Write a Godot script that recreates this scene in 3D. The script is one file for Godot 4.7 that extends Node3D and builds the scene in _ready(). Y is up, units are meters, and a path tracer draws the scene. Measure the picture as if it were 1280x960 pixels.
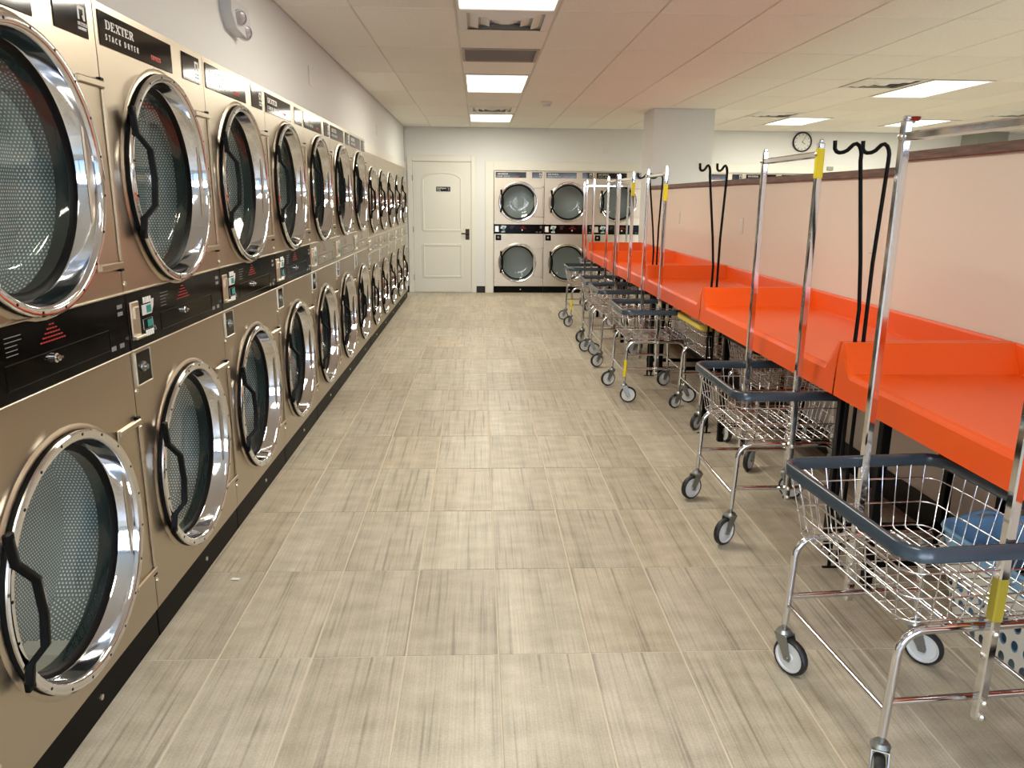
extends Node3D
# A self-service laundry. World: x right, y up, depth d = -z, metres.
const XL := -1.118          # front plane of the stacked dryers along the aisle
const XW := -1.182          # face of the soffit wall above them
const DR := 12.64           # rear wall
const XP := 2.13            # aisle face of the half-height partition
const CH := 2.6             # ceiling
const W1 := 0.9017          # pitch of the large dryers
const W2 := 0.8326          # pitch of the small dryers along the aisle
const W3 := 0.811           # pitch of the dryers in the rear wall
const SEAM := 1.55          # near edge of the first large dryer

var M := {}
var taken := {}
var PH := []

# ---------------------------------------------------------------- mesh builder
class MB:
	var v := PackedVector3Array()
	var n := PackedVector3Array()
	var t := PackedVector2Array()
	var xf := Transform3D()
	var us := Vector2.ONE
	var uo := Vector2.ZERO
	func at(o: Vector3, b := Basis()) -> MB:
		xf = Transform3D(b, o)
		return self
	func uvof(p: Vector3, nn: Vector3) -> Vector2:
		var a := nn.abs()
		var q: Vector2
		if a.y >= a.x and a.y >= a.z: q = Vector2(p.x, p.z)
		elif a.x >= a.z: q = Vector2(p.z, p.y)
		else: q = Vector2(p.x, p.y)
		return q * us + uo
	func tri(a: Vector3, b: Vector3, c: Vector3, na: Vector3, nb: Vector3, nc: Vector3) -> void:
		var g := (c - a).cross(b - a)
		if g.length_squared() < 1e-18: return
		if g.dot(na + nb + nc) < 0.0:
			var q := b; b = c; c = q
			q = nb; nb = nc; nc = q
		var f := (na + nb + nc)
		for k in 3:
			var p: Vector3 = [a, b, c][k]
			var m: Vector3 = [na, nb, nc][k]
			v.append(xf * p)
			n.append((xf.basis * m).normalized())
			t.append(uvof(p, f))
	func quad(a: Vector3, b: Vector3, c: Vector3, d: Vector3, m: Vector3) -> void:
		tri(a, b, c, m, m, m)
		tri(a, c, d, m, m, m)
	func quadn(a: Vector3, b: Vector3, c: Vector3, d: Vector3, na: Vector3, nb: Vector3, nc: Vector3, nd: Vector3) -> void:
		tri(a, b, c, na, nb, nc)
		tri(a, c, d, na, nc, nd)
	func box(c: Vector3, s: Vector3, bv := 0.0) -> MB:
		var h := s * 0.5
		var b := minf(bv, minf(h.x, minf(h.y, h.z)) * 0.98)
		for i in 3:
			var j := (i + 1) % 3
			var k := (i + 2) % 3
			for sg in [-1.0, 1.0]:
				var m := Vector3.ZERO
				m[i] = sg
				var p := []
				for q in [[-1, -1], [1, -1], [1, 1], [-1, 1]]:
					var e := Vector3.ZERO
					e[i] = sg * h[i]
					e[j] = q[0] * (h[j] - b)
					e[k] = q[1] * (h[k] - b)
					p.append(c + e)
				quad(p[0], p[1], p[2], p[3], m)
			if b > 0.0:
				for sj in [-1.0, 1.0]:
					for sk in [-1.0, 1.0]:
						var m2 := Vector3.ZERO
						m2[j] = sj
						m2[k] = sk
						var p2 := []
						for q in [[-1, 0], [1, 0], [1, 1], [-1, 1]]:
							var e2 := Vector3.ZERO
							e2[i] = q[0] * (h[i] - b)
							e2[j] = sj * (h[j] - (0.0 if q[1] == 0 else b))
							e2[k] = sk * (h[k] - (b if q[1] == 0 else 0.0))
							p2.append(c + e2)
						quad(p2[0], p2[1], p2[2], p2[3], m2.normalized())
		if b > 0.0:
			for sx in [-1.0, 1.0]:
				for sy in [-1.0, 1.0]:
					for sz in [-1.0, 1.0]:
						var m3 := Vector3(sx, sy, sz).normalized()
						tri(c + Vector3(sx * h.x, sy * (h.y - b), sz * (h.z - b)), c + Vector3(sx * (h.x - b), sy * h.y, sz * (h.z - b)), c + Vector3(sx * (h.x - b), sy * (h.y - b), sz * h.z), m3, m3, m3)
		return self
	func span(a: Vector3, b: Vector3, bv := 0.0) -> MB:
		return box((a + b) * 0.5, (b - a).abs(), bv)
	# tube along points
	func tube(p: Array, r: float, sides := 8, closed := false) -> MB:
		var cnt := p.size()
		var rings := []
		var nor := []
		var up := Vector3.ZERO
		for i in cnt:
			var d: Vector3
			if closed: d = (p[(i + 1) % cnt] - p[(i - 1 + cnt) % cnt])
			elif i == 0: d = p[1] - p[0]
			elif i == cnt - 1: d = p[i] - p[i - 1]
			else: d = (p[i + 1] - p[i]).normalized() + (p[i] - p[i - 1]).normalized()
			d = d.normalized()
			if i == 0:
				up = Vector3.UP if absf(d.y) < 0.9 else Vector3.RIGHT
			var s := up.cross(d).normalized()
			up = d.cross(s).normalized()
			var ring := []
			var rn := []
			for k in sides:
				var an := TAU * (k + 0.5) / sides
				var m := s * cos(an) + up * sin(an)
				ring.append(p[i] + m * r)
				rn.append(m)
			rings.append(ring)
			nor.append(rn)
		var last := cnt if closed else cnt - 1
		for i in last:
			var j := (i + 1) % cnt
			for k in sides:
				var l := (k + 1) % sides
				quadn(rings[i][k], rings[i][l], rings[j][l], rings[j][k], nor[i][k], nor[i][l], nor[j][l], nor[j][k])
		if not closed:
			for e in [0, cnt - 1]:
				var d2: Vector3 = (p[0] - p[1]).normalized() if e == 0 else (p[cnt - 1] - p[cnt - 2]).normalized()
				for k in sides:
					tri(p[e], rings[e][k], rings[e][(k + 1) % sides], d2, d2, d2)
		return self
	# lathe: profile of Vector2(r, z) round local z
	func lathe(pr: Array, segs := 32, a0 := 0.0, a1 := TAU) -> MB:
		var c := pr.size()
		var fn := []
		for i in c - 1:
			var e: Vector2 = pr[i + 1] - pr[i]
			fn.append(Vector2(e.y, -e.x).normalized())
		for i in c - 1:
			var m0: Vector2 = fn[i]
			var m1: Vector2 = fn[i]
			if i > 0 and fn[i].dot(fn[i - 1]) > 0.75: m0 = (fn[i] + fn[i - 1]).normalized()
			if i < c - 2 and fn[i].dot(fn[i + 1]) > 0.75: m1 = (fn[i] + fn[i + 1]).normalized()
			for k in segs:
				var x0 := lerpf(a0, a1, float(k) / segs)
				var x1 := lerpf(a0, a1, float(k + 1) / segs)
				var d0 := Vector3(cos(x0), sin(x0), 0)
				var d1 := Vector3(cos(x1), sin(x1), 0)
				var z := Vector3(0, 0, 1)
				quadn(d0 * pr[i].x + z * pr[i].y, d1 * pr[i].x + z * pr[i].y, d1 * pr[i + 1].x + z * pr[i + 1].y, d0 * pr[i + 1].x + z * pr[i + 1].y,
					d0 * m0.x + z * m0.y, d1 * m0.x + z * m0.y, d1 * m1.x + z * m1.y, d0 * m1.x + z * m1.y)
		return self
	# closed polygon profile (side, up) swept along a path
	func sweep(p: Array, prof: Array, upv: Vector3, closed := true) -> MB:
		var cnt := p.size()
		var rings := []
		var fr := []
		for i in cnt:
			var d: Vector3
			if closed: d = (p[(i + 1) % cnt] - p[(i - 1 + cnt) % cnt])
			elif i == 0: d = p[1] - p[0]
			elif i == cnt - 1: d = p[i] - p[i - 1]
			else: d = p[i + 1] - p[i - 1]
			var s := d.normalized().cross(upv).normalized()
			fr.append(s)
			var ring := []
			for q in prof: ring.append(p[i] + s * q.x + upv * q.y)
			rings.append(ring)
		var m := prof.size()
		var en := []
		for k in m:
			var e: Vector2 = prof[(k + 1) % m] - prof[k]
			en.append(Vector2(e.y, -e.x).normalized())
		for i in (cnt if closed else cnt - 1):
			var j := (i + 1) % cnt
			for k in m:
				var l := (k + 1) % m
				var e: Vector2 = en[k]
				var n0: Vector2 = e
				var n1: Vector2 = e
				if e.dot(en[(k - 1 + m) % m]) > 0.6: n0 = (e + en[(k - 1 + m) % m]).normalized()
				if e.dot(en[l]) > 0.6: n1 = (e + en[l]).normalized()
				quadn(rings[i][k], rings[i][l], rings[j][l], rings[j][k], fr[i] * n0.x + upv * n0.y, fr[i] * n1.x + upv * n1.y, fr[j] * n1.x + upv * n1.y, fr[j] * n0.x + upv * n0.y)
		return self
	# flat sheet x0..x1, y0..y1 at z = 0 with a round or oval hole
	func holed(x0: float, x1: float, y0: float, y1: float, c: Vector2, r: Vector2, segs := 48, z := 0.0) -> MB:
		var an := []
		for k in segs: an.append(TAU * k / segs)
		for q in [Vector2(x0, y0), Vector2(x1, y0), Vector2(x1, y1), Vector2(x0, y1)]:
			an.append(fposmod((q - c).angle(), TAU))
		an.sort()
		var m := Vector3(0, 0, 1)
		for i in an.size():
			var a: float = an[i]
			var b: float = an[(i + 1) % an.size()]
			var pa := rim(a, x0, x1, y0, y1, c)
			var pb := rim(b, x0, x1, y0, y1, c)
			var ia := c + Vector2(cos(a) * r.x, sin(a) * r.y)
			var ib := c + Vector2(cos(b) * r.x, sin(b) * r.y)
			quad(Vector3(ia.x, ia.y, z), Vector3(ib.x, ib.y, z), Vector3(pb.x, pb.y, z), Vector3(pa.x, pa.y, z), m)
		return self
	func rim(a: float, x0: float, x1: float, y0: float, y1: float, c: Vector2) -> Vector2:
		var d := Vector2(cos(a), sin(a))
		var s := 1e9
		if d.x > 1e-6: s = minf(s, (x1 - c.x) / d.x)
		if d.x < -1e-6: s = minf(s, (x0 - c.x) / d.x)
		if d.y > 1e-6: s = minf(s, (y1 - c.y) / d.y)
		if d.y < -1e-6: s = minf(s, (y0 - c.y) / d.y)
		return c + d * s
	# flat polygon in xy pulled along z
	func prism(pts: PackedVector2Array, z0: float, z1: float) -> MB:
		var ix := Geometry2D.triangulate_polygon(pts)
		for k in range(0, ix.size(), 3):
			for z in [z0, z1]:
				var m := Vector3(0, 0, 1 if z == maxf(z0, z1) else -1)
				tri(Vector3(pts[ix[k]].x, pts[ix[k]].y, z), Vector3(pts[ix[k + 1]].x, pts[ix[k + 1]].y, z), Vector3(pts[ix[k + 2]].x, pts[ix[k + 2]].y, z), m, m, m)
		var cw := 1.0 if Geometry2D.is_polygon_clockwise(pts) else -1.0
		for i in pts.size():
			var a := pts[i]
			var b := pts[(i + 1) % pts.size()]
			var e := (b - a).normalized()
			var m2 := Vector3(-e.y, e.x, 0) * cw
			quad(Vector3(a.x, a.y, z0), Vector3(b.x, b.y, z0), Vector3(b.x, b.y, z1), Vector3(a.x, a.y, z1), m2)
		return self
	func mesh() -> ArrayMesh:
		var a := []
		a.resize(Mesh.ARRAY_MAX)
		a[Mesh.ARRAY_VERTEX] = v
		a[Mesh.ARRAY_NORMAL] = n
		a[Mesh.ARRAY_TEX_UV] = t
		var m := ArrayMesh.new()
		m.add_surface_from_arrays(Mesh.PRIMITIVE_TRIANGLES, a)
		return m

# ---------------------------------------------------------------- nodes
func numbered(called: String) -> String:
	if not taken.has(called):
		taken[called] = 0
		return called
	taken[called] += 1
	return "%s_%03d" % [called, taken[called]]

func obj(called: String, b, mat: Material, parent: Node = null) -> MeshInstance3D:
	var o := MeshInstance3D.new()
	o.mesh = b.mesh() if b is MB else b
	o.material_override = mat
	o.cast_shadow = GeometryInstance3D.SHADOW_CASTING_SETTING_ON
	if parent:
		o.name = called
		parent.add_child(o, true)
	else:
		o.name = numbered(called)
		add_child(o)
	return o

func thing(called: String, label: String, category: String, at := Vector3.ZERO, turn := 0.0, group := "") -> Node3D:
	var o := Node3D.new()
	o.name = numbered(called)
	add_child(o)
	o.position = at
	o.rotation.y = turn
	return tag(o, label, category, group)

func tag(o: Node3D, label: String, category: String, group := "") -> Node3D:
	o.set_meta("label", label)
	o.set_meta("category", category)
	if group: o.set_meta("group", group)
	return o

func struct(called: String, b, mat: Material) -> MeshInstance3D:
	var o := obj(called, b, mat)
	o.set_meta("kind", "structure")
	return o

func dup(src: Node3D, called: String, label: String, at: Vector3, turn := 0.0) -> Node3D:
	var r: Node3D = src.duplicate()
	r.name = numbered(called)
	add_child(r)
	r.position = at
	r.rotation.y = turn
	r.set_meta("label", label)
	return r

func P(x: float, y: float, d: float) -> Vector3:
	return Vector3(x, y, -d)

# ---------------------------------------------------------------- materials
func mat(called: String, c: Color, rough := 0.6, metal := 0.0, spec := 0.5) -> StandardMaterial3D:
	var m := StandardMaterial3D.new()
	m.resource_name = called
	m.albedo_color = c
	m.roughness = rough
	m.metallic = metal
	m.metallic_specular = spec
	M[called] = m
	return m

func noise_bytes(w: int, h: int, sw: int, sh: int, freq: float, sd: int, oct := 3) -> PackedByteArray:
	var f := FastNoiseLite.new()
	f.seed = sd
	f.noise_type = FastNoiseLite.TYPE_SIMPLEX_SMOOTH
	f.frequency = freq
	f.fractal_octaves = oct
	var im := f.get_image(sw, sh, false, false, true)
	im.convert(Image.FORMAT_L8)
	im.resize(w, h, Image.INTERPOLATE_CUBIC)
	return im.get_data()

func tex(im: Image) -> ImageTexture:
	im.generate_mipmaps()
	return ImageTexture.create_from_image(im)

func mix_tex(w: int, h: int, base: Color, layers: Array) -> ImageTexture:
	# layers: [bytes, Color amount]: colour = base * (1 + sum(amount * (noise - 0.5)))
	var out := PackedByteArray()
	out.resize(w * h * 3)
	for i in w * h:
		var r := 1.0
		var g := 1.0
		var b := 1.0
		for l in layers:
			var k: float = l[0][i] / 255.0 - 0.5
			if l.size() > 2: k = -maxf(0.0, k - l[2])
			var a: Color = l[1]
			r += a.r * k
			g += a.g * k
			b += a.b * k
		out[i * 3] = int(clampf(base.r * r, 0.0, 1.0) * 255.0)
		out[i * 3 + 1] = int(clampf(base.g * g, 0.0, 1.0) * 255.0)
		out[i * 3 + 2] = int(clampf(base.b * b, 0.0, 1.0) * 255.0)
	return tex(Image.create_from_data(w, h, false, Image.FORMAT_RGB8, out))

func make_materials() -> void:
	var steel := mat("brushed_steel", Color(0.74, 0.695, 0.625), 1.0, 1.0)
	steel.roughness_texture = mix_tex(256, 256, Color(0.34, 0.34, 0.34), [[noise_bytes(256, 256, 256, 32, 0.4, 3), Color(0.16, 0.16, 0.16)], [noise_bytes(256, 256, 64, 64, 0.03, 5), Color(0.14, 0.14, 0.14)]])
	mat("chrome", Color(0.86, 0.86, 0.87), 0.07, 1.0)
	mat("bright_trim", Color(0.90, 0.88, 0.82), 0.3, 1.0)
	mat("galvanised", Color(0.62, 0.64, 0.64), 0.38, 1.0)
	mat("black_gloss", Color(0.022, 0.020, 0.019), 0.09, 0.0, 0.30)
	mat("black_plate", Color(0.05, 0.040, 0.036), 0.08, 0.0, 0.5)
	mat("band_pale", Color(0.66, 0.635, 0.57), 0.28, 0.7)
	mat("kick_black", Color(0.05, 0.043, 0.036), 0.42, 0.0, 0.16)
	mat("rubber", Color(0.03, 0.03, 0.032), 0.5, 0.0, 0.25)
	mat("handle_black", Color(0.03, 0.028, 0.027), 0.42, 0.0, 0.22)
	mat("print_white", Color(0.86, 0.86, 0.84), 0.5)
	mat("print_red", Color(0.80, 0.30, 0.27), 0.5)
	mat("print_dark_red", Color(0.58, 0.10, 0.07), 0.5)
	mat("print_grey", Color(0.45, 0.45, 0.45), 0.5)
	var g := mat("door_glass", Color(0.30, 0.42, 0.42, 0.10), 0.03)
	g.transparency = BaseMaterial3D.TRANSPARENCY_ALPHA
	var pane := mat("window_glass", Color(0.8, 0.9, 0.9, 0.04), 0.02)
	pane.transparency = BaseMaterial3D.TRANSPARENCY_ALPHA
	var lcd := mat("display_teal", Color(0.10, 0.35, 0.33), 0.3)
	lcd.emission_enabled = true
	lcd.emission = Color(0.15, 0.75, 0.65)
	lcd.emission_energy_multiplier = 0.25
	# perforated sheet of the drums
	var pw := 64
	var ph := 111
	var im := Image.create(pw, ph, false, Image.FORMAT_RGB8)
	for y in ph:
		for x in pw:
			var best := 1e9
			for q in [Vector2(16, 27.75), Vector2(48, 83.25), Vector2(80, 27.75), Vector2(-16, 83.25)]:
				best = minf(best, Vector2(x + 0.5, y + 0.5).distance_to(q))
			var k := clampf((17.0 - best) / 3.0, 0.0, 1.0)
			im.set_pixel(x, y, Color(0.38, 0.44, 0.445).lerp(Color(0.90, 0.92, 0.89), k))
	var perf := mat("perforated_steel", Color(1, 1, 1), 0.45, 0.0)
	perf.albedo_texture = tex(im)
	mat("drum_steel", Color(0.70, 0.71, 0.67), 0.42, 0.0)
	# floor tile: grey-beige porcelain with streaks along its length
	var base := Color(0.70, 0.665, 0.595)
	var tile := mat("floor_tile", Color(1, 1, 1), 0.42)
	tile.albedo_texture = mix_tex(1024, 1024, base, [
		[noise_bytes(1024, 1024, 1024, 9, 0.33, 11, 3), Color(0.15, 0.15, 0.16)],
		[noise_bytes(1024, 1024, 512, 6, 0.03, 12, 3), Color(0.11, 0.11, 0.13)],
		[noise_bytes(1024, 1024, 1024, 10, 0.09, 16, 4), Color(0.75, 0.75, 0.78), 0.17],
		[noise_bytes(1024, 1024, 512, 512, 0.02, 13, 4), Color(0.14, 0.15, 0.17)],
		[noise_bytes(1024, 1024, 1024, 1024, 0.2, 14, 3), Color(0.13, 0.13, 0.13)]])
	mat("grout", Color(0.80, 0.76, 0.68), 0.85)
	# walls, ceiling
	var wn := noise_bytes(256, 256, 256, 256, 0.1, 21)
	mat("wall_paint", Color(0.85, 0.855, 0.848), 0.7)
	mat("partition_paint", Color(0.86, 0.81, 0.755), 0.6)
	mat("trim_white", Color(0.86, 0.855, 0.82), 0.5)
	mat("door_white", Color(0.84, 0.835, 0.80), 0.45)
	for k in 3:
		var ct := mat("ceiling_tile_%d" % k, Color(1, 1, 1), 0.9)
		ct.albedo_texture = mix_tex(256, 256, Color(0.93, 0.925, 0.90) * (1.0 - 0.012 * k), [[wn, Color(0.05, 0.05, 0.05)], [noise_bytes(256, 256, 256, 256, 0.4, 30 + k), Color(0.10, 0.10, 0.10)]])
		ct.uv1_scale = Vector3(2, 2, 2)
	mat("ceiling_grid", Color(0.84, 0.83, 0.80), 0.6)
	mat("ceiling_void", Color(0.5, 0.48, 0.45), 0.9)
	mat("vent_white", Color(0.90, 0.90, 0.89), 0.5)
	mat("vent_grey", Color(0.66, 0.63, 0.60), 0.6)
	mat("vent_backing", Color(0.80, 0.80, 0.79), 0.6)
	var wood := mat("wood_cap", Color(1, 1, 1), 0.45)
	wood.albedo_texture = mix_tex(512, 256, Color(0.36, 0.25, 0.20), [[noise_bytes(512, 256, 24, 256, 0.12, 41, 4), Color(0.7, 0.7, 0.7)]])
	mat("base_black", Color(0.035, 0.033, 0.032), 0.5)
	mat("orange_shell", Color(0.895, 0.325, 0.04), 0.33, 0.0, 0.5)
	mat("leg_black", Color(0.025, 0.023, 0.023), 0.38, 0.0, 0.25)
	mat("bumper_grey", Color(0.19, 0.235, 0.275), 0.24)
	mat("bumper_yellow", Color(0.78, 0.70, 0.26), 0.5)
	mat("tyre_grey", Color(0.10, 0.105, 0.11), 0.5)
	mat("hub_grey", Color(0.80, 0.80, 0.79), 0.4)
	mat("tape_yellow", Color(0.88, 0.80, 0.05), 0.4)
	mat("tape_worn", Color(0.58, 0.52, 0.14), 0.45)
	mat("clock_face", Color(0.86, 0.86, 0.85), 0.4)
	mat("alarm_red", Color(0.55, 0.07, 0.05), 0.35)
	mat("plastic_white", Color(0.84, 0.83, 0.79), 0.4)
	mat("plastic_blue", Color(0.50, 0.68, 0.82), 0.35)
	mat("plastic_light_grey", Color(0.78, 0.78, 0.785), 0.45)
	mat("lens_clear", Color(0.66, 0.63, 0.64), 0.2)
	mat("cabinet_grey", Color(0.55, 0.56, 0.53), 0.5)
	mat("bronze", Color(0.20, 0.16, 0.13), 0.3, 0.9)
	mat("asphalt", Color(0.42, 0.42, 0.42), 0.9)
	mat("frame_aluminium", Color(0.40, 0.40, 0.41), 0.4, 0.8)
	mat("paper", Color(0.88, 0.87, 0.84), 0.8)
	var glow := mat("panel_diffuser", Color(0.95, 0.95, 0.95), 0.5)
	glow.emission_enabled = true
	glow.emission = Color(1.0, 0.985, 0.96)
	glow.emission_energy_multiplier = 3.0

# ---------------------------------------------------------------- ceiling lights
func ceiling_light(x0: float, x1: float, d0: float, d1: float, label: String) -> void:
	var c := P((x0 + x1) / 2, CH, (d0 + d1) / 2)
	var t := thing("ceiling_light", label, "ceiling light", c, 0.0, "recessed LED panels in the ceiling")
	var w := x1 - x0 - 0.02
	var l := d1 - d0 - 0.02
	var f := MB.new()
	for s in [-1.0, 1.0]:
		f.box(Vector3(s * (w / 2 - 0.008), 0.0, 0), Vector3(0.016, 0.022, l), 0.003)
		f.box(Vector3(0, 0.0, s * (l / 2 - 0.008)), Vector3(w - 0.032, 0.022, 0.016), 0.003)
	obj("frame", f, M.trim_white, t)
	obj("diffuser", MB.new().box(Vector3(0, 0.004, 0), Vector3(w - 0.032, 0.012, l - 0.032)), M.panel_diffuser, t)
	var a := AreaLight3D.new()
	a.name = "panel_light"
	a.area_size = Vector2(w - 0.04, l - 0.04)
	a.light_color = Color(1.0, 0.975, 0.905)
	a.light_energy = 6.2
	a.area_range = 30.0
	a.area_attenuation = 2.0
	a.shadow_enabled = true
	a.rotation.x = -PI / 2
	a.position = Vector3(0, -0.014, 0)
	t.add_child(a)

# ---------------------------------------------------------------- dryers
func text(s: String, em: float, bold: bool, serif: bool, gap := 0, sx := 1.0, depth := 0.0008) -> MB:
	var f := SystemFont.new()
	f.font_names = PackedStringArray(["Droid Serif" if serif else "Droid Sans"])
	f.font_weight = 700 if bold else 400
	var fv := FontVariation.new()
	fv.base_font = f
	fv.spacing_glyph = gap
	var tm := TextMesh.new()
	tm.font = fv
	tm.text = s
	tm.font_size = 24
	tm.pixel_size = em / 24.0
	tm.depth = depth
	tm.curve_step = 2.0
	tm.horizontal_alignment = HORIZONTAL_ALIGNMENT_LEFT
	tm.vertical_alignment = VERTICAL_ALIGNMENT_CENTER
	var b := MB.new()
	for k in tm.get_surface_count():
		var ar := tm.surface_get_arrays(k)
		var vv: PackedVector3Array = ar[Mesh.ARRAY_VERTEX]
		var nn: PackedVector3Array = ar[Mesh.ARRAY_NORMAL]
		var ii = ar[Mesh.ARRAY_INDEX]
		if ii == null: ii = range(vv.size())
		for q in range(0, ii.size() - 2, 3):
			var sc := Vector3(sx, 1, 1)
			b.tri(vv[ii[q]] * sc, vv[ii[q + 1]] * sc, vv[ii[q + 2]] * sc, nn[ii[q]], nn[ii[q + 1]], nn[ii[q + 2]])
	return b

var letter_cache := {}
func lettering(key: String, s: String, em: float, bold: bool, serif: bool, gap: int, sx: float) -> ArrayMesh:
	if not letter_cache.has(key): letter_cache[key] = text(s, em, bold, serif, gap, sx).mesh()
	return letter_cache[key]

func put(o: Node3D, at: Vector3) -> Node3D:
	o.position = at
	return o

func nameplates(t: Node3D, q: Dictionary, called: String, s: float, w: float) -> void:
	var L := -w / 2
	var p0: float = q.p0
	var p1: float = q.p1
	var big := obj("nameplate", MB.new().span(Vector3(L + 0.024, p0, 0.0), Vector3(L + 0.635 * w, p1, 0.003), 0.001), M.black_plate, t)
	var pz := 0.0034
	put(obj("lettering", lettering("dx%s" % called, "DEXTER", 0.036 * s, true, true, 0, 1.3), M.print_white, big), Vector3(L + 0.062 * s, p1 - 0.034 * s, pz))
	put(obj("lettering", lettering("sd%s" % called, "STACK DRYER", 0.024 * s, true, false, 9, 0.95), M.print_white, big), Vector3(L + 0.058 * s, p0 + 0.028 * s, pz))
	put(obj("lettering", lettering("ex%s" % called, "EXPRESS", 0.020 * s, true, false, 0, 1.0), M.print_red, big), Vector3(L + 0.385 * s, p0 + 0.026 * s, pz))
	var sp := obj("nameplate", MB.new().span(Vector3(L + 0.750 * w, p0, 0.0), Vector3(L + 0.952 * w, p1, 0.003), 0.001), M.black_plate, t)
	var lx: float = L + 0.915 * w
	var ly: float = p1 - 0.035 * s
	var em := MB.new()
	em.span(Vector3(lx - 0.020 * s, ly - 0.018 * s, 0.003), Vector3(lx - 0.011 * s, ly + 0.018 * s, 0.0038))
	em.span(Vector3(lx + 0.011 * s, ly - 0.018 * s, 0.003), Vector3(lx + 0.020 * s, ly + 0.018 * s, 0.0038))
	em.span(Vector3(lx - 0.020 * s, ly + 0.010 * s, 0.003), Vector3(lx + 0.020 * s, ly + 0.018 * s, 0.0038))
	em.prism(PackedVector2Array([Vector2(lx + 0.003 * s, ly - 0.006 * s), Vector2(lx + 0.011 * s, ly - 0.018 * s), Vector2(lx + 0.018 * s, ly - 0.018 * s), Vector2(lx + 0.010 * s, ly - 0.004 * s)]), 0.003, 0.0038)
	obj("emblem", em, M.print_white, sp)
	put(obj("lettering", lettering("d2%s" % called, "DEXTER", 0.0125 * s, true, true, 0, 1.0), M.print_white, sp), Vector3(lx - 0.024 * s, p0 + 0.034 * s, pz))
	put(obj("lettering", lettering("la%s" % called, "LAUNDRY", 0.0105 * s, true, false, 0, 1.0), M.print_white, sp), Vector3(lx - 0.024 * s, p0 + 0.022 * s, pz))

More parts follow.
